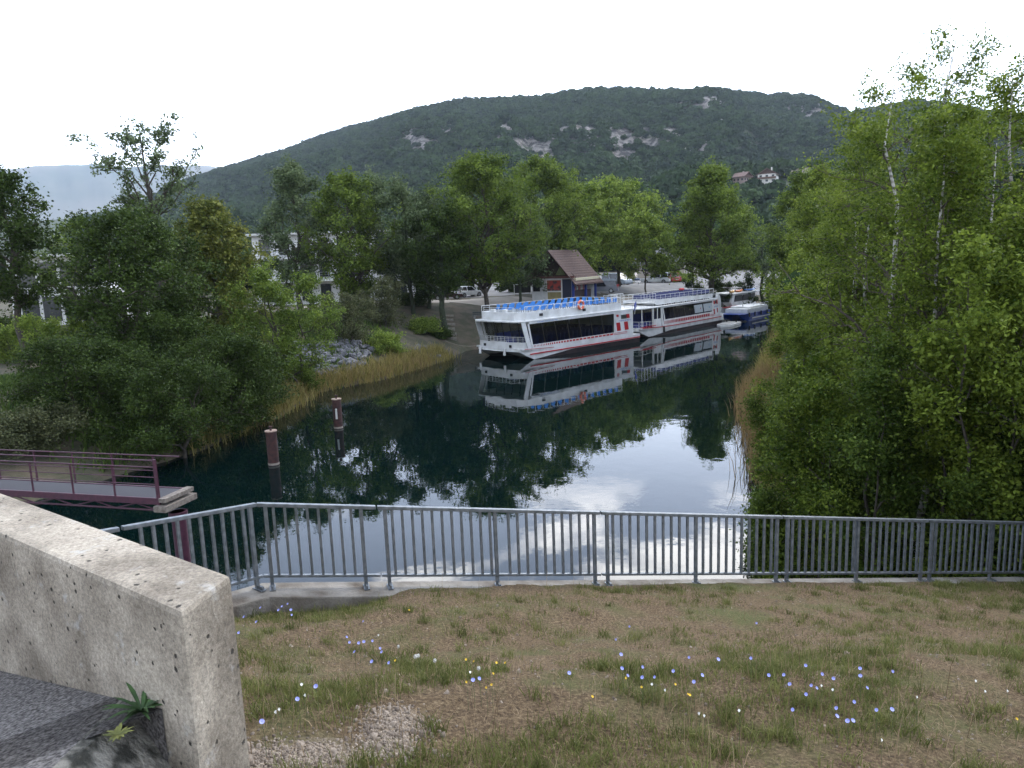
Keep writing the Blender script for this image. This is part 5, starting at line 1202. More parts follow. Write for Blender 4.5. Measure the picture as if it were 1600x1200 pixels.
m = MB(); m.loft([[(.8, s * 1.9, 1.15), (9.2, s * 1.9, 1.15), (9.9, s * 1.9, 1.9), (8.8, s * 1.75, 3.0), (.8, s * 1.75, 3.0)] for s in (-1, 1)]); m.build('cabin', wh, cr)
for s in (1, -1):
    for x0, x1 in ((1.2, 2.9), (3.2, 5.6), (5.9, 8.3)):
        m = MB(); m.prism([(x0, 1.95), (x1 + .3, 1.95), (x1 - .1, 2.82), (x0 + .05, 2.82)], s * 1.80, s * 1.93, 'y'); m.build('side_window', dmet, cr)
m = MB(); m.loft([[(9.95, s * 1.6, 1.95), (8.98, s * 1.55, 2.88), (8.88, s * 1.55, 2.88), (9.8, s * 1.6, 1.95)] for s in (-1, 1)]); m.build('windscreen', gtint, cr)
m = MB(); m.box(-.2, 9.6, -2.1, 2.1, 3.02, 3.2); m.build('roof', wh, cr, bevel=.05)
railing_run(cr, (.2, 1.9, 3.2), (4.4, 1.9, 3.2), .75, 4, wh, .022, 1, 'roof_rail'); railing_run(cr, (.2, -1.9, 3.2), (4.4, -1.9, 3.2), .75, 4, wh, .022, 1, 'roof_rail')
m = MB(); m.box(3.4, 5.4, -1.7, 1.2, 3.75, 3.82); [m.box(x, x + .08, y_, y_ + .08, 3.2, 3.75) for x in (3.5, 5.2) for y_ in (-1.6, 1.05)]; m.build('roof_rack', dmet, cr)
M3 = Matrix.Translation(c3) @ Matrix.Rotation(h3, 4, 'Z')
def kayak(p, ln, rz, m_, label, cockpit=True):
    m = MB(); rings = []
    for i in range(13):
        s = i / 12; w_ = .36 * math.sin(math.pi * min(max(s, .02), .98)) ** .7 + .01; z = .16 * (2 * s - 1) ** 2
        rings.append([(ln * (s - .5), w_ * math.cos(a), z + .17 * w_ / .36 * math.sin(a) + .17) for a in np.linspace(0, 2 * math.pi, 11)[:-1]])
    m.loft(rings, smooth=True)
    w = M3 @ Vector(p); o = empty('kayak', w, label, 'kayak', 'kayaks on the cabin boat roof', h3 + rz)
    m.build('hull', m_, o)
    if cockpit: m = MB(); m.ball((.1, 0, .33), .3, 0, 10, 6, (1.4, .7, .18)); m.build('cockpit', dmet, o)
ky = mat('kayak_yellow', (.72, .38, .03), .4, var=.15, scale=2); ko = mat('kayak_orange', (.72, .20, .04), .4, var=.15, scale=2); kb = mat('kayak_blue', (.04, .16, .50), .4, base2=(.05, .22, .6), scale=2)
kayak((8.0, 1.15, 3.22), 3.2, .25, ky, 'yellow kayak, leftmost on the roof of the cabin boat')
kayak((5.9, 1.35, 3.22), 3.4, .12, ko, 'orange kayak in the middle of the cabin boat roof')
kayak((2.4, 1.6, 3.22), 4.6, .05, kb, 'blue kayak, rightmost on the roof of the cabin boat')

# blue catamaran workboat in front of it
px4 = at(1166, 503, 0); L4, B4 = 8.6, 3.4
c4 = (px4[0] - b3[0] * (L4 - .6) - n3[0] * B4 / 2, px4[1] - b3[1] * (L4 - .6) - n3[1] * B4 / 2, 0)
bb = empty('blue_boat', c4, 'low blue and white boat moored in front of the cabin boat', 'boat', rz=h3)
hb = mat('hull_blue', (.015, .06, .34), .35, base2=(.01, .035, .2), scale=1.2)
for s in (1, -1):
    m = MB(); rings = []
    for i in range(11):
        x = L4 * i / 10; f = max(0, (x - L4 * .7) / (L4 * .3)); hw = .55 * (1 - .8 * f ** 2); yc = s * (B4 / 2 - .55); zt = .95; zb = -.3 + .9 * f ** 2
        rings.append([(x + .35 * f, yc + hw, zt), (x, yc + hw * .8, zb + .1), (x, yc, zb), (x, yc - hw * .8, zb + .1), (x + .35 * f, yc - hw, zt)])
    m.loft(rings); o = m.build('float', [hb, wh], bb)
    for p in o.data.polygons:
        if p.center.z < .35: p.material_index = 1
    strip(bb, 'white_stripe', wh, 0, L4 * .7, s * (B4 / 2 + .0), .30, .44, .03)
m = MB(); m.box(-.1, L4 + .25, -B4 / 2 - .02, B4 / 2 + .02, .96, 1.04); m.build('deck', hb, bb)
m = MB(); m.box(.4, L4 - 1.2, -B4 / 2 + .2, B4 / 2 - .12, 1.04, 1.62); m.build('bulwark', wh2, bb, bevel=.04)
m = MB(); m.box(.4, L4 - 2.6, -B4 / 2 + .3, B4 / 2 - .3, 1.62, 1.85); m.build('cover', wh, bb, bevel=.05)
for x in (1.2, 3.3, 5.4, 7.2): m = MB(); m.tube([(x, B4 / 2 + .1, .6), (x, B4 / 2 + .08, 1.15)], .11, 8); m.build('fender', dmet, bb)
railing_run(bb, (.5, B4 / 2 - .1, 1.62), (L4 - 3, B4 / 2 - .1, 1.62), .55, 4, wh, .02, 0, 'deck_rail')
m = MB(); m.tube([(5.9, .3, 1.62), (5.9, .3, 2.1)], .05, 6); torus(m, .25, .03, 12, 5); m.build('console', dmet, bb)
o = [c for c in bb.children if c.name.startswith('console')][0]
# small grey raft between
p5 = at(1124, 510, 0); rf = empty('raft', (p5[0] + 1.2, p5[1] + .6, 0), 'small grey and white floating jetty at the stern of the second boat', 'floating jetty', rz=h3 + .1)
m = MB(); m.prism([(-2.6, -.9), (1.4, -.9), (2.6, 0), (1.4, .9), (-2.6, .9)], -.2, .28, 'z'); m.build('float', wh, rf, bevel=.06)
m = MB(); m.prism([(-2.5, -.8), (1.3, -.8), (2.3, 0), (1.3, .8), (-2.5, .8)], .282, .33, 'z'); m.build('top', mat('raft_grey', (.25, .25, .24), .8, var=.3, scale=3), rf)
for y_ in (-.6, .6): m = MB(); m.tube([(-1.5, y_, .33), (-1.5, y_, .62)], .09, 8); m.build('bollard', dmet, rf)
# mooring ropes
rope = mat('rope', (.32, .29, .24), .9, var=.3, scale=20)
def rope_(a, b, label, sag=.35):
    a, b = Vector(a), Vector(b); m = MB(); m.tube([a + (b - a) * t_ - Vector((0, 0, sag * 4 * t_ * (1 - t_))) for t_ in np.linspace(0, 1, 9)], .018, 5); tag(m.build('mooring_rope', rope), label, 'rope')
q1 = M1 @ Vector((17.2, -2.8, 1.2)); rope_(q1, (q1.x - 4, q1.y + 5, lz(q1.x - 4, q1.y + 5) + .1), 'mooring rope from the bow of the nearest boat to the bank')
q2 = M2 @ Vector((20.0, 1.9, 1.3)); q3 = M1 @ Vector((.1, 1.5, 1.2)); rope_(q3, q2, 'mooring rope between the nearest boat and the second boat', .2)
# ------------------------------------------------------------------ kiosk, cars, benches, buildings on the far bank
def house_roof(mb, w, d, z, rise, oh, t_=.12, mi=0):
    """gable roof, ridge along y, as one thick folded slab"""
    a = w / 2 + oh; k = rise / (w / 2); ze = z - oh * k; pr = [(-a, ze), (0, z + rise), (a, ze), (a, ze + t_), (0, z + rise + t_ * 1.2), (-a, ze + t_)]
    mb.prism([(p[0], p[1]) for p in pr], -d / 2 - oh, d / 2 + oh, 'y', mi)
brown_tile = mat('brown_tiles', (.095, .056, .046), .85, base2=(.05, .031, .027), scale=7, bump=.02, bscale=16, detail=7)
# tile courses
def kiosk():
    cx_, cy__ = at(893, 468, 4.15); rz = math.atan2(.848, .53) - math.pi / 2      # ridge along local y
    W_, D_ = 4.9, 5.4; ax = Vector((.53, .848, 0)); gx = Vector((.848, -.53, 0))
    c = Vector((cx_, cy__, 0)) + ax * D_ / 2 - gx * W_ / 2; zb = lz(c.x, c.y)
    zb = 4.1
    o = empty('kiosk', (c.x, c.y, zb), 'small ticket kiosk with steep brown tiled roof and blue corner posts', 'kiosk', rz=rz)
    cream = mat('kiosk_white', (.52, .53, .53), .7, base2=(.42, .43, .43), scale=2); blue = mat('kiosk_blue', (.012, .035, .20), .5, scale=2, var=.3); dk = mat('dark_timber', (.045, .025, .022), .8, base2=(.025, .016, .014), scale=5)
    o.scale = (1.14, 1.14, 1.14); h_ = 2.35
    m = MB(); m.box(-W_ / 2, W_ / 2, -D_ / 2 - .0, -D_ / 2 + .14, 0, h_); m.box(-W_ / 2, -W_ / 2 + .14, -D_ / 2 + .143, D_ / 2, 0, h_); m.box(-W_ / 2 + .143, W_ / 2, D_ / 2 - .14, D_ / 2, 0, h_); m.box(W_ / 2 - 1.5, W_ / 2 - 1.36, -D_ / 2 + .143, D_ / 2 - .143, 0, h_); m.build('wall', cream, o)
    yf = -D_ / 2 - .02
    fm = MB(); fm.box(-W_ / 2 + .15, -W_ / 2 + 1.0, yf - .03, yf + .01, .95, 1.95); fm.build('window', mat('kiosk_glass', (.02, .022, .025), .12, scale=1, var=.1), o)
    fm = MB(); fm.box(-.55, 1.15, yf - .03, yf + .01, 1.0, 2.12); p = fm.build('poster_window', mat('poster_mix', (.30, .05, .04), .5, base2=(.03, .03, .035), scale=2.3, detail=2, lo=.45, hi=.55), o)
    fr_ = MB()
    for a, b2, c2, d2 in ((-.65, -.55, .9, 2.22), (1.15, 1.25, 0.0, 2.3), (-.55, 1.15, 2.12, 2.22), (-.55, 1.15, .9, 1.0)): fr_.box(a, b2, yf - .05, yf + .01, c2, d2)
    fr_.build('window_frame', mat('kiosk_trim', (.62, .62, .60), .6, var=.1), o)
    m = MB(); m.box(-.5, 1.1, yf - .04, yf + .01, .05, .85); m.build('counter_panel', mat('ochre_panel', (.26, .22, .10), .8, var=.25, scale=3), o)
    m = MB(); m.box(1.3, W_ / 2 - .1, yf - .03, yf + .01, .05, 2.2); m.build('door', mat('door_dark', (.02, .025, .05), .4, var=.3), o)
    for y_ in (-D_ / 2 - .1, 0.2, D_ / 2 - .1): m = MB(); m.box(W_ / 2 - .02, W_ / 2 + .2, y_, y_ + .22, 0, h_); m.build('corner_post', blue, o)
    m = MB(); m.box(W_ / 2 - .1, W_ / 2 + .5, -D_ / 2 - .1, D_ / 2 + .3, h_ - .32, h_ - .05); m.build('awning', mat('cream_awning', (.46, .42, .29), .8, var=.12), o, bevel=.03)
    m = MB(); m.box(W_ / 2 - 1.3, W_ / 2 - .2, -D_ / 2 + .4, D_ / 2 - .5, .0, .95); m.build('counter', dk, o)
    rg = random.Random(2)
    for k in range(8): m = MB(); yy = -D_ / 2 + .6 + k * .55; m.box(W_ / 2 - .9, W_ / 2 - .6, yy, yy + .3, .95, 1.3 + rg.random() * .35); m.build('display_rack', mat('display_%s' % ('pink', 'white')[k % 2], ((.5, .18, .2), (.6, .6, .58))[k % 2], .6, var=.3, scale=9), o)
    m = MB(); m.prism([(-W_ / 2 - .3, h_), (W_ / 2 + .3, h_), (0, h_ + 2.5)], -D_ / 2 + .35, -D_ / 2 + .45, 'y'); m.build('gable', dk, o)
    m = MB(); m.add([(.3, -D_ / 2 + .33, h_ + .3), (1.5, -D_ / 2 + .33, h_ + .3), (.9, -D_ / 2 + .33, h_ + 1.3)], [(0, 1, 2)]); m.build('gable_opening', mat('gable_green', (.16, .19, .07), .8, var=.4, scale=5), o)
    m = MB(); m.box(-W_ / 2 - .5, W_ / 2 + .5, -D_ / 2 - .55, -D_ / 2 - .35, h_ - .02, h_ + .2); m.build('tie_beam', mat('beam_red', (.10, .035, .03), .7, var=.3), o)
    m = MB(); house_roof(m, W_, D_, h_ + .05, 2.75, .75, .13); rf_ = m.build('roof', brown_tile, o)
    m = MB()
    for k in range(14):
        f = k / 14; a = W_ / 2 + .75; kx = 2.75 / (W_ / 2)
        for s in (1, -1): x0 = s * a * (1 - f); z0 = h_ + .05 + 2.75 - abs(x0) * kx + .16; m.box(min(x0, x0 - s * .05), max(x0, x0 - s * .05), -D_ / 2 - .76, D_ / 2 + .76, z0 - .03, z0 + .025)
    m.build('tile_course', brown_tile, rf_)
    return o
kiosk()

paint = {k: mat('paint_' + k, c, .28, .0, base2=tuple(v * .8 for v in c), scale=1.5, spec=.6) for k, c in dict(white=(.68, .69, .70), darkred=(.035, .006, .012), grey=(.10, .11, .13), silver=(.32, .36, .40), red=(.40, .02, .02), navy=(.02, .03, .09)).items()}
cglass = mat('car_glass', (.015, .018, .022), .06, var=.1, spec=.8); tyre = mat('tyre', (.015, .015, .015), .9, var=.2); rim = mat('rim', (.30, .31, .32), .35, .8, var=.1)
lred = mat('tail_lens', (.30, .01, .01), .3, var=.2); lwh = mat('head_lens', (.55, .57, .6), .15, var=.1); pl = mat('number_plate', (.6, .6, .55), .5, var=.1)
def car(kind, col, px, py, rz, label, s=1.0, z=None, group='cars parked beyond the kiosk'):
    zz = 4.36 if z is None else z; X_, Y_ = at(px, py, zz)
    o = empty({'van': 'van'}.get(kind, 'car'), (X_, Y_, zz + .0), label, 'van' if kind == 'van' else 'car', group, rz)
    Lc, Wc, Hc = {'hatch': (3.9, 1.66, 1.45), 'suv': (4.4, 1.78, 1.62), 'van': (4.9, 1.9, 1.95), 'coupe': (4.1, 1.68, 1.35)}[kind]; Lc *= s; Wc *= s; Hc *= s; hl = Lc / 2
    bz = .28 * s; sh = {'van': .56, 'suv': .56}.get(kind, .60) * Hc
    low = [(-hl, bz), (-hl - .03, .55 * s), (-hl + .03, sh), (hl * .42, sh), (hl * .93, sh * .86), (hl, .55 * s), (hl - .03, bz)]
    if kind == 'van': low = [(-hl, bz), (-hl, .6), (-hl + .02, sh), (hl * .62, sh), (hl * .95, sh * .82), (hl, .55), (hl - .03, bz)]
    m = MB(); m.prism(low, -Wc / 2, Wc / 2, 'y'); m.build('body', paint[col], o, bevel=.06)
    gt = {'hatch': (-.86, .38, -.68, .08), 'suv': (-.94, .42, -.84, .10), 'van': (-.97, .62, -.93, .28), 'coupe': (-.80, .40, -.45, .05)}[kind]
    x0, x1, x2, x3 = [g_ * hl for g_ in gt]; wt = Wc / 2 * .80
    m = MB(); m.loft([[(x0, -Wc / 2 + .03, sh - .01), (x1, -Wc / 2 + .03, sh - .01), (x1, Wc / 2 - .03, sh - .01), (x0, Wc / 2 - .03, sh - .01)], [(x2, -wt, Hc - .04), (x3, -wt, Hc - .04), (x3, wt, Hc - .04), (x2, wt, Hc - .04)]]); m.build('glasshouse', cglass, o)
    m = MB(); m.prism([(x2 - .04, Hc - .06), (x3 + .06, Hc - .06), (x3, Hc), (x2, Hc)], -wt - .01, wt + .01, 'y'); m.build('roof', paint[col], o, bevel=.02)
    for sd in (1, -1):
        for f in (.0, .42, 1.0):
            xb_, xt_ = x0 + (x1 - x0) * f, x2 + (x3 - x2) * f; m = MB(); yb, yt = sd * (Wc / 2 - .02), sd * (wt + .012); w_ = .05
            m.loft([[(xb_ - w_, yb, sh - .02), (xb_ + w_, yb, sh - .02), (xb_ + w_, yb - sd * .06, sh - .02), (xb_ - w_, yb - sd * .06, sh - .02)], [(xt_ - w_, yt, Hc - .03), (xt_ + w_, yt, Hc - .03), (xt_ + w_, yt - sd * .06, Hc - .03), (xt_ - w_, yt - sd * .06, Hc - .03)]]); m.build('pillar', paint[col], o)
        for xw in (-hl * .62, hl * .62):
            r_ = .31 * s; m = MB(); m.tube([(xw, sd * (Wc / 2 - .2), r_), (xw, sd * (Wc / 2 + .015), r_)], r_, 18); wq = m.build('wheel', tyre, o)
            m = MB(); m.tube([(xw, sd * (Wc / 2 + .016), r_), (xw, sd * (Wc / 2 + .03), r_)], r_ * .62, 12); m.build('rim', rim, wq)
        m = MB(); m.box(-hl - .045, -hl + .12, min(sd * Wc / 2 * .72, sd * Wc / 2 * .97), max(sd * Wc / 2 * .72, sd * Wc / 2 * .97), .72 * s, sh - .05 if kind != 'suv' else sh + .2); m.build('tail_light', lred, o)
        m = MB(); m.box(hl - .16, hl + .02, min(sd * Wc / 2 * .6, sd * Wc / 2 * .95), max(sd * Wc / 2 * .6, sd * Wc / 2 * .95), .58 * s, .74 * s); m.build('headlight', lwh, o)
        m = MB(); m.box(hl * .34, hl * .44, min(sd * Wc / 2, sd * (Wc / 2 + .15)), max(sd * Wc / 2, sd * (Wc / 2 + .15)), sh, sh + .13); m.build('wing_mirror', paint[col], o)
    m = MB(); m.box(-hl - .06, -hl + .02, -Wc / 2 * .9, Wc / 2 * .9, bz, bz + .26); m.build('rear_bumper', tyre if col == 'white' and kind == 'hatch' else paint[col], o, bevel=.02)
    m = MB(); m.box(-hl - .07, -hl - .055, -.24, .24, .45 * s, .56 * s); m.build('number_plate', pl, o)
    return o
car('hatch', 'white', 732, 464, RAD(38), 'white hatchback parked at left beyond the bench, seen from behind', 1.02)
car('coupe', 'darkred', 698, 468, RAD(12), 'dark red car half hidden by the ivied trunks beside the white hatchback')
car('suv', 'grey', 940, 458, RAD(165), 'dark grey people carrier parked right of the kiosk')
car('van', 'silver', 964, 446, RAD(-50), 'silver blue van with its windscreen facing the boats', 1.05)
car('suv', 'white', 1026, 443, RAD(150), 'white car parked near the thin tree right of the van', 1.12)
car('hatch', 'red', 1046, 442, RAD(110), 'red car beside the white car, at the right end', 1.15)
car('hatch', 'navy', 915, 447, RAD(170), 'dark blue car behind the kiosk roof edge', 1.1)
def small(px, py, z=4.36): return at(px, py, z)
# boat trailer
X_, Y_ = small(985, 443); tr_ = empty('trailer', (X_, Y_, 4.36), 'low twin-axle trailer standing between van and thin tree', 'trailer', rz=RAD(-10))
m = MB(); m.box(-2.2, 2.2, -.8, .8, .5, .58); m.box(2.2, 3.4, -.05, .05, .5, .58); m.build('bed', mat('trailer_frame', (.08, .10, .15), .6, var=.3), tr_)
for xw in (-.9, -.1):
    for sd in (1, -1): m = MB(); m.tube([(xw, sd * .8, .32), (xw, sd * 1.0, .32)], .32, 16); wq = m.build('wheel', tyre, tr_); m = MB(); m.tube([(xw, sd * 1.001, .32), (xw, sd * 1.02, .32)], .17, 10); m.build('rim', rim, wq)
m = MB(); m.box(-2.1, 1.6, -.7, .7, .58, .85); m.build('load', mat('tarp_blue', (.07, .11, .2), .7, var=.3), tr_, bevel=.04)
# benches
wood_d = mat('bench_wood', (.065, .085, .085), .8, base2=(.04, .05, .05), scale=9)
def bench(px, py, lab):
    X_, Y_ = at(px, py, 4.25); z_ = lz(X_, Y_) + .03; o = empty('bench', (X_, Y_, z_), lab, 'bench', 'benches on the promenade', RAD(8))
    for y_ in (-.28, -.12, .04): m = MB(); m.box(-1.0, 1.0, y_, y_ + .13, .42, .47); m.build('seat_slat', wood_d, o)
    m = MB(); m.box(-1.0, 1.0, -.33, -.29, .56, .68); m.box(-1.0, 1.0, -.35, -.31, .74, .88); m.build('backrest', wood_d, o)
    for x in (-.75, .75): m = MB(); m.box(x - .12, x + .12, -.3, .18, 0, .415); m.build('leg', mat('bench_concrete', (.28, .27, .25), .9, var=.2), o)
bench(751, 476, 'dark bench left of the straight dark trunk'); bench(779, 475, 'dark bench right of the straight dark trunk')
# blackboard, parasol, planters, bike hoops, bollards
def thing_mesh(name, px, py, parts, label, cat, group=None, rz=0, z=None):
    z0 = 4.3 if z is None else z; X_, Y_ = at(px, py, z0); z_ = lz(X_, Y_); X_, Y_ = at(px, py, z_) ; o = empty(name, (X_, Y_, z_), label, cat, group, rz)
    for nm, mb, m_ in parts: mb.build(nm, m_, o)
    return o
bl_ = mat('blackboard', (.012, .013, .016), .5, var=.3); wpaint = mat('white_paint', (.62, .62, .60), .5, var=.1); wdark = mat('dark_post', (.04, .035, .03), .7, var=.3); redw = mat('planter_red', (.19, .035, .03), .8, var=.3)
m1_ = MB().box(-1.15, 1.15, -.04, .04, .75, 1.75); m2_ = MB().box(-1.2, -1.1, -.05, .05, 0, 1.85).box(1.1, 1.2, -.05, .05, 0, 1.85); m3_ = MB().box(-1.25, 1.25, -.12, .12, 1.86, 1.95)
thing_mesh('notice_board', 817, 466, [('board', m1_, bl_), ('post', m2_, wpaint), ('cap', m3_, wpaint)], 'wide black notice board on white posts left of the kiosk', 'notice board', rz=.1)
for px, py, lab in ((810, 472, 'left'), (829, 472, 'right')):
    a = MB().box(-.5, .5, -.3, .3, 0, .48); b2 = MB(); rg = random.Random(px)
    for k in range(26): b2.ball((rg.uniform(-.42, .42), rg.uniform(-.2, .2), .5 + rg.uniform(0, .15)), .07, 0, 5, 4)
    thing_mesh('planter', px, py, [('box', a, redw), ('plants', b2, lf_mid if False else weedg)], 'dark red planter box, the %s one before the notice board' % lab, 'planter')
a = MB(); a.tube([(0, 0, 0), (0, 0, 2.2)], .03, 6); b2 = MB(); b2.tube([(0, 0, .95), (0, 0, 1.3), (0, 0, 2.3)], [.22, .16, .03], 10)
thing_mesh('parasol', 815, 472, [('pole', a, wpaint), ('canopy', b2, wpaint)], 'small closed white parasol by the notice board', 'parasol')
a = MB(); a.box(-.28, .28, -.02, .02, .25, 1.0); b2 = MB(); b2.box(-.3, -.26, -.03, .03, 0, 1.02).box(.26, .3, -.03, .03, 0, 1.02)
thing_mesh('menu_stand', 838, 473, [('panel', a, wpaint), ('frame', b2, wdark)], 'white menu stand before the kiosk window', 'sign')
def hoops(px, py, lab):
    a = MB(); a.tube([(-.55, 0, 0), (-.55, 0, 1.35), (.55, 0, 1.35), (.55, 0, 0)], .035, 6); b2 = MB(); torus(b2, .26, .05, 14, 6); 
    b2.v = [(x, y, z + .85) for x, y, z in b2.v]
    thing_mesh('bike_stand', px, py, [('frame', a, wpaint), ('ring', b2, wpaint)], lab, 'bike stand', 'white bike stands right of the kiosk', .5)
hoops(925, 468, 'white bike stand nearer the kiosk'); hoops(938, 467, 'white bike stand farther right of the kiosk')
a = MB().tube([(0, 0, 0), (0, 0, 1.25)], .05, 6); b2 = MB().ball((0, 0, 1.55), .32, 0, 10, 8, (1, 1, 1.1))
thing_mesh('figure_sign', 745, 459, [('post', MB().tube([(0, 0, 0), (0, 0, 1.0)], .1, 8), wpaint), ('head', MB().box(-.28, .28, -.14, .14, 1.0, 1.75).box(-.18, .18, -.1, .1, 1.752, 2.15), wpaint)], 'small white figure-shaped sign behind the white hatchback', 'sign')
for i, (px, py) in enumerate(((1014, 451), (1032, 450), (1053, 449))):
    thing_mesh('fence_post', px, py, [('post', MB().box(-.06, .06, -.06, .06, 0, 1.1), wdark)], ['dark post left of the white car, by the thin trunk', 'dark post in front of the white car', 'dark post in front of the red car'][i], 'post')
thing_mesh('bollard', 998, 449, [('post', MB().tube([(0, 0, 0), (0, 0, .75)], .14, 10), wpaint), ('cap', MB().ball((0, 0, .8), .16, 0, 10, 6, (1, 1, .7)), wpaint)], 'white bollard beside the path under the thin tree', 'bollard')
thing_mesh('lamp', 1003, 459, [('post', MB().tube([(0, 0, 0), (0, 0, 1.1)], .06, 8), wpaint), ('globe', MB().ball((0, 0, 1.3), .24, 0, 10, 8), wpaint)], 'low white lamp at the corner of the second boat', 'lamp')
thing_mesh('low_wall', 967, 461, [('block', MB().box(-.8, .8, -.2, .2, -.4, .8), mat('sand_wall', (.30, .26, .20), .9, var=.25))], 'low sand coloured wall end beside the dark people carrier', 'wall', rz=.5)
# string of pennants at the kiosk
# ---- steps in the bank
P_ = [hit(700, 530), hit(695, 495)]
for k in range(6):
    f = k / 5; x, y = P_[0][0] + (P_[1][0] - P_[0][0]) * f, P_[0][1] + (P_[1][1] - P_[0][1]) * f
    m = MB(); m.box(-.9, .9, -.14, .14, -.3, .07); o = m.build('step', mat('stone_step', (.24, .22, .18), .9, var=.35, scale=4), bevel=.02); o.location = (x + .12 * (k % 2), y, lz(x, y)); o.rotation_euler = (0, 0, .1)
    tag(o, 'worn stone step in the bank stairs left of the nearest boat', 'step', 'stone steps up the bank')

# ---- white buildings at left
wall_w = mat('render_white', (.72, .72, .71), .8, base2=(.60, .60, .60), scale=.7, detail=6); wing = mat('window_dark', (.03, .035, .04), .15, var=.3); shut = mat('panel_grey', (.30, .32, .33), .6, var=.2); roofm = mat('flat_roof', (.55, .55, .53), .8, var=.15)
def block(name, px, ytop, Y, w_, d_, storeys, label, rz, nx, glazed=False):
    X_, zt = atY(px, ytop, Y); zb = 4.3; h_ = zt - zb; o = empty(name, (X_, Y, zb), label, 'building', rz=rz)
    m = MB(); m.box(0, w_, 0, d_, -1, h_ - .3); m.build('wall', wall_w, o)
    m = MB(); m.box(-.6, w_ + .6, -.9, d_ + .4, h_ - .29, h_); m.build('roof', roofm, o, bevel=.03)
    st = (h_ - .3) / storeys
    for s in range(storeys):
        m = MB(); m.box(-.05, w_ + .05, -.12, -.003, s * st - .05, s * st + .12); m.build('floor_band', shut if s else wall_w, o)
        for i in range(nx):
            x0 = .9 + i * (w_ - 1.2) / nx; ww = (w_ - 1.2) / nx * (.84 if glazed else .55)
            m = MB(); m.box(x0, x0 + ww, -.06, .05, s * st + .5, s * st + st - .45); fo_ = m.build('window', wing, o)
            m = MB(); m.box(x0 - .07, x0, -.10, .0, s * st + .45, s * st + st - .4).box(x0 + ww, x0 + ww + .07, -.10, .0, s * st + .45, s * st + st - .4).box(x0 - .07, x0 + ww + .07, -.12, .0, s * st + .36, s * st + .45); m.build('window_frame', wpaint, fo_)
    # windows on the short side
    for s in range(storeys):
        m = MB(); m.box(-.05, .04, d_ * .3, d_ * .3 + .5, s * st + 1.2, s * st + 1.7); m.build('side_window', wing, o)
    return o
b_ = block('white_building', 392, 366, 100, 24, 12, 3, 'long white flat-roofed building partly hidden by the poplars', RAD(6), 9)
for s in range(2):
    m = MB(); m.box(.2, 14, -1.4, -.13, 3.0 + s * 3.1, 3.2 + s * 3.1); m.build('balcony_slab', wall_w, b_)
    railing_run(b_, (.2, -1.35, 3.2 + s * 3.1), (14, -1.35, 3.2 + s * 3.1), 1.0, 10, shut, .03, 2, 'balcony_rail')
block('glazed_building', 8, 400, 74, 9.5, 9, 2, 'white building with flat roof slab behind the thicket at far left', RAD(3), 4, True)
m = MB()
block('low_white_building', 640, 455, 112, 9, 6, 1, 'low white wall of a building behind the ivied trunks', RAD(0), 3)
# grey-roofed house behind the cars
def chalet(px, ybase, Y, w_, d_, h_, rise, label, rz, wallm, roofc, name='house', cat='house', group=None, zoff=0):
    X_, zb = atY(px, ybase, Y)
    if Y > 300: zb = float(mountz(np.array([math.atan2(X_, Y)]), np.array([math.hypot(X_, Y)]))[0][0]) + .6
    o = empty(name, (X_, Y, zb), label, cat, group, rz)
    m = MB(); m.box(-w_ / 2, w_ / 2, -d_ / 2, d_ / 2, -1.5, h_); m.build('wall', wallm, o)
    m = MB(); m.prism([(-w_ / 2, h_), (w_ / 2, h_), (0, h_ + rise - .05)], -d_ / 2 + .02, d_ / 2 - .02, 'y'); m.build('gable', mat('gable_wood', (.09, .05, .035), .8, var=.3), o)
    m = MB(); house_roof(m, w_, d_, h_, rise, 1.0, .25); rf_ = m.build('roof', roofc, o)
    m = MB(); m.box(w_ * .15, w_ * .15 + .7, -.4, .4, h_ + rise * .5, h_ + rise + .9); m.build('chimney', wallm, rf_)
    for fl_ in range(int(h_ // 2.6)):
        for k in range(3):
            x0 = -w_ / 2 + w_ * (k + .28) / 3; m = MB(); m.box(x0, x0 + w_ * .14, -d_ / 2 - .05, -d_ / 2 + .05, fl_ * 2.7 + .8, fl_ * 2.7 + 2.0); m.build('window', wing, o)
            y0 = -d_ / 2 + d_ * (k + .28) / 3; 
            for sx_ in (-w_ / 2 - .05, w_ / 2 - .04): m = MB(); m.box(sx_, sx_ + .09, y0, y0 + d_ * .14, fl_ * 2.7 + .8, fl_ * 2.7 + 2.0); m.build('window', wing, o)
    m = MB(); m.box(-w_ / 2 - .1, w_ / 2 + .1, -d_ / 2 - 1.1, -d_ / 2 - .06, 2.55, 2.7); m.box(-w_ / 2 - .1, w_ / 2 + .1, -d_ / 2 - 1.1, -d_ / 2 - 1.02, 2.701, 3.5); m.build('balcony', mat('balcony_wood', (.13, .075, .05), .8, var=.3), o)
    return o
rt_ = mat('roof_brown', (.17, .105, .085), .85, base2=(.11, .07, .06), scale=1.2); rg_ = mat('roof_grey', (.15, .15, .155), .85, base2=(.10, .10, .105), scale=1)
hw_ = mat('house_white', (.62, .60, .56), .8, base2=(.52, .50, .46), scale=.6)
chalet(1046, 428, 160, 12, 10, 2.7, 2.6, 'low grey-roofed house behind the parked cars', RAD(60), mat('house_beige', (.36, .32, .26), .85, var=.2), rg_)
chalet(1200, 286, 455, 10.5, 9, 5.2, 3.2, 'large chalet with brown gable, highest of the hillside houses left of the birches', RAD(-28), hw_, rt_)
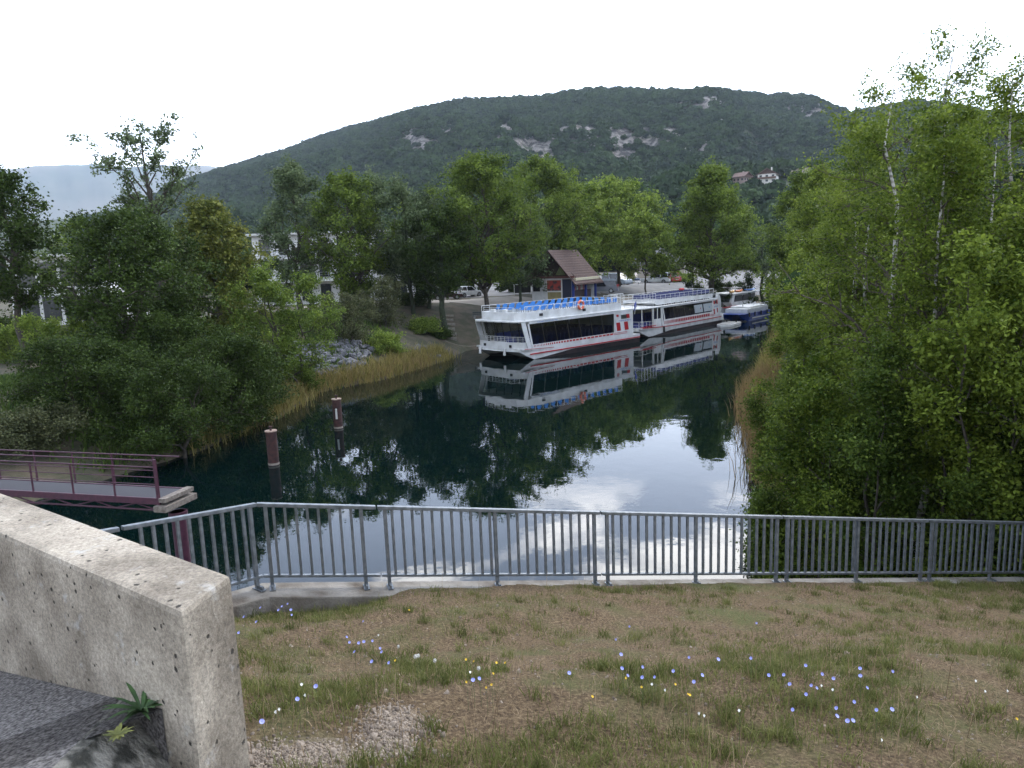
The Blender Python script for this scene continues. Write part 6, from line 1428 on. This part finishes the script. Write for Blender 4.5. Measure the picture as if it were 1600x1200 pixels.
chalet(1207, 302, 430, 12, 8, 3.6, 2.4, 'white house with long brown roof just below the large chalet', RAD(62), hw_, rt_)
chalet(1159, 296, 470, 8, 8, 3.4, 2.3, 'small brown-roofed house left of the chalets on the hillside', RAD(40), mat('house_pink', (.34, .26, .23), .85, var=.2), rt_)
chalet(1252, 276, 480, 12, 9, 4.2, 3, 'beige roofed hillside house right of the chalets, behind tree tops', RAD(60), mat('house_beige2', (.40, .36, .30), .85, var=.2), mat('roof_tan', (.27, .22, .18), .85, var=.2))
chalet(1290, 280, 465, 9, 8, 5.0, 2.8, 'white hillside house next to the last one before the birches', RAD(-20), hw_, rt_)
chalet(1318, 278, 480, 9, 8, 5.2, 2.8, 'white hillside house nearest the birches', RAD(35), hw_, rt_)
# little ruin high on the mountain
az_ = math.atan2(*ray(917, 155)[:2]); 
best = min(np.arange(700, 1400, 10), key=lambda r: abs((mountz(np.array([az_]), np.array([r]))[0][0] + 4 - CAMZ) / r - ray(917, 155)[2] / math.hypot(*ray(917, 155)[:2])))
zc = float(mountz(np.array([az_]), np.array([float(best)]))[0][0])
o = empty('hut', (math.sin(az_) * best, math.cos(az_) * best, zc), 'tiny pale hut high up on the wooded mountain', 'hut')
m = MB(); m.box(-6, 6, -3, 3, 0, 3.4); m.build('wall', mat('hut_wall', (.45, .36, .30), .9, var=.2), o); m = MB(); house_roof(m, 6, 12, 3.4, 1.6, .4, .2); rf_ = m.build('roof', rt_, o); rf_.rotation_euler = (0, 0, RAD(90))
# round bush and cypress by the chalets
for px, ytop, Y, wpx, lab, sd in ((1174, 281, 440, 12, 'round clipped tree left of the large chalet', 200), (1170, 292, 430, 6, 'narrow dark cypress below the round clipped tree', 201)):
    X_, zt = atY(px, ytop, Y); zb = atY(px, ytop + (12 if sd == 200 else 17), Y)[1]
    tree('garden_tree', (X_, Y, zb), lab, H=zt - zb, R=wpx / 2 / F_PX * Y, base=.1, limbs=16, subs=5, clumps=4, leaves=12, leaf=.8, clump=.7, prof='dome' if sd == 200 else 'col', mats=(lf_mid if sd == 200 else lf_dark, None), seed=sd, tr=.2)
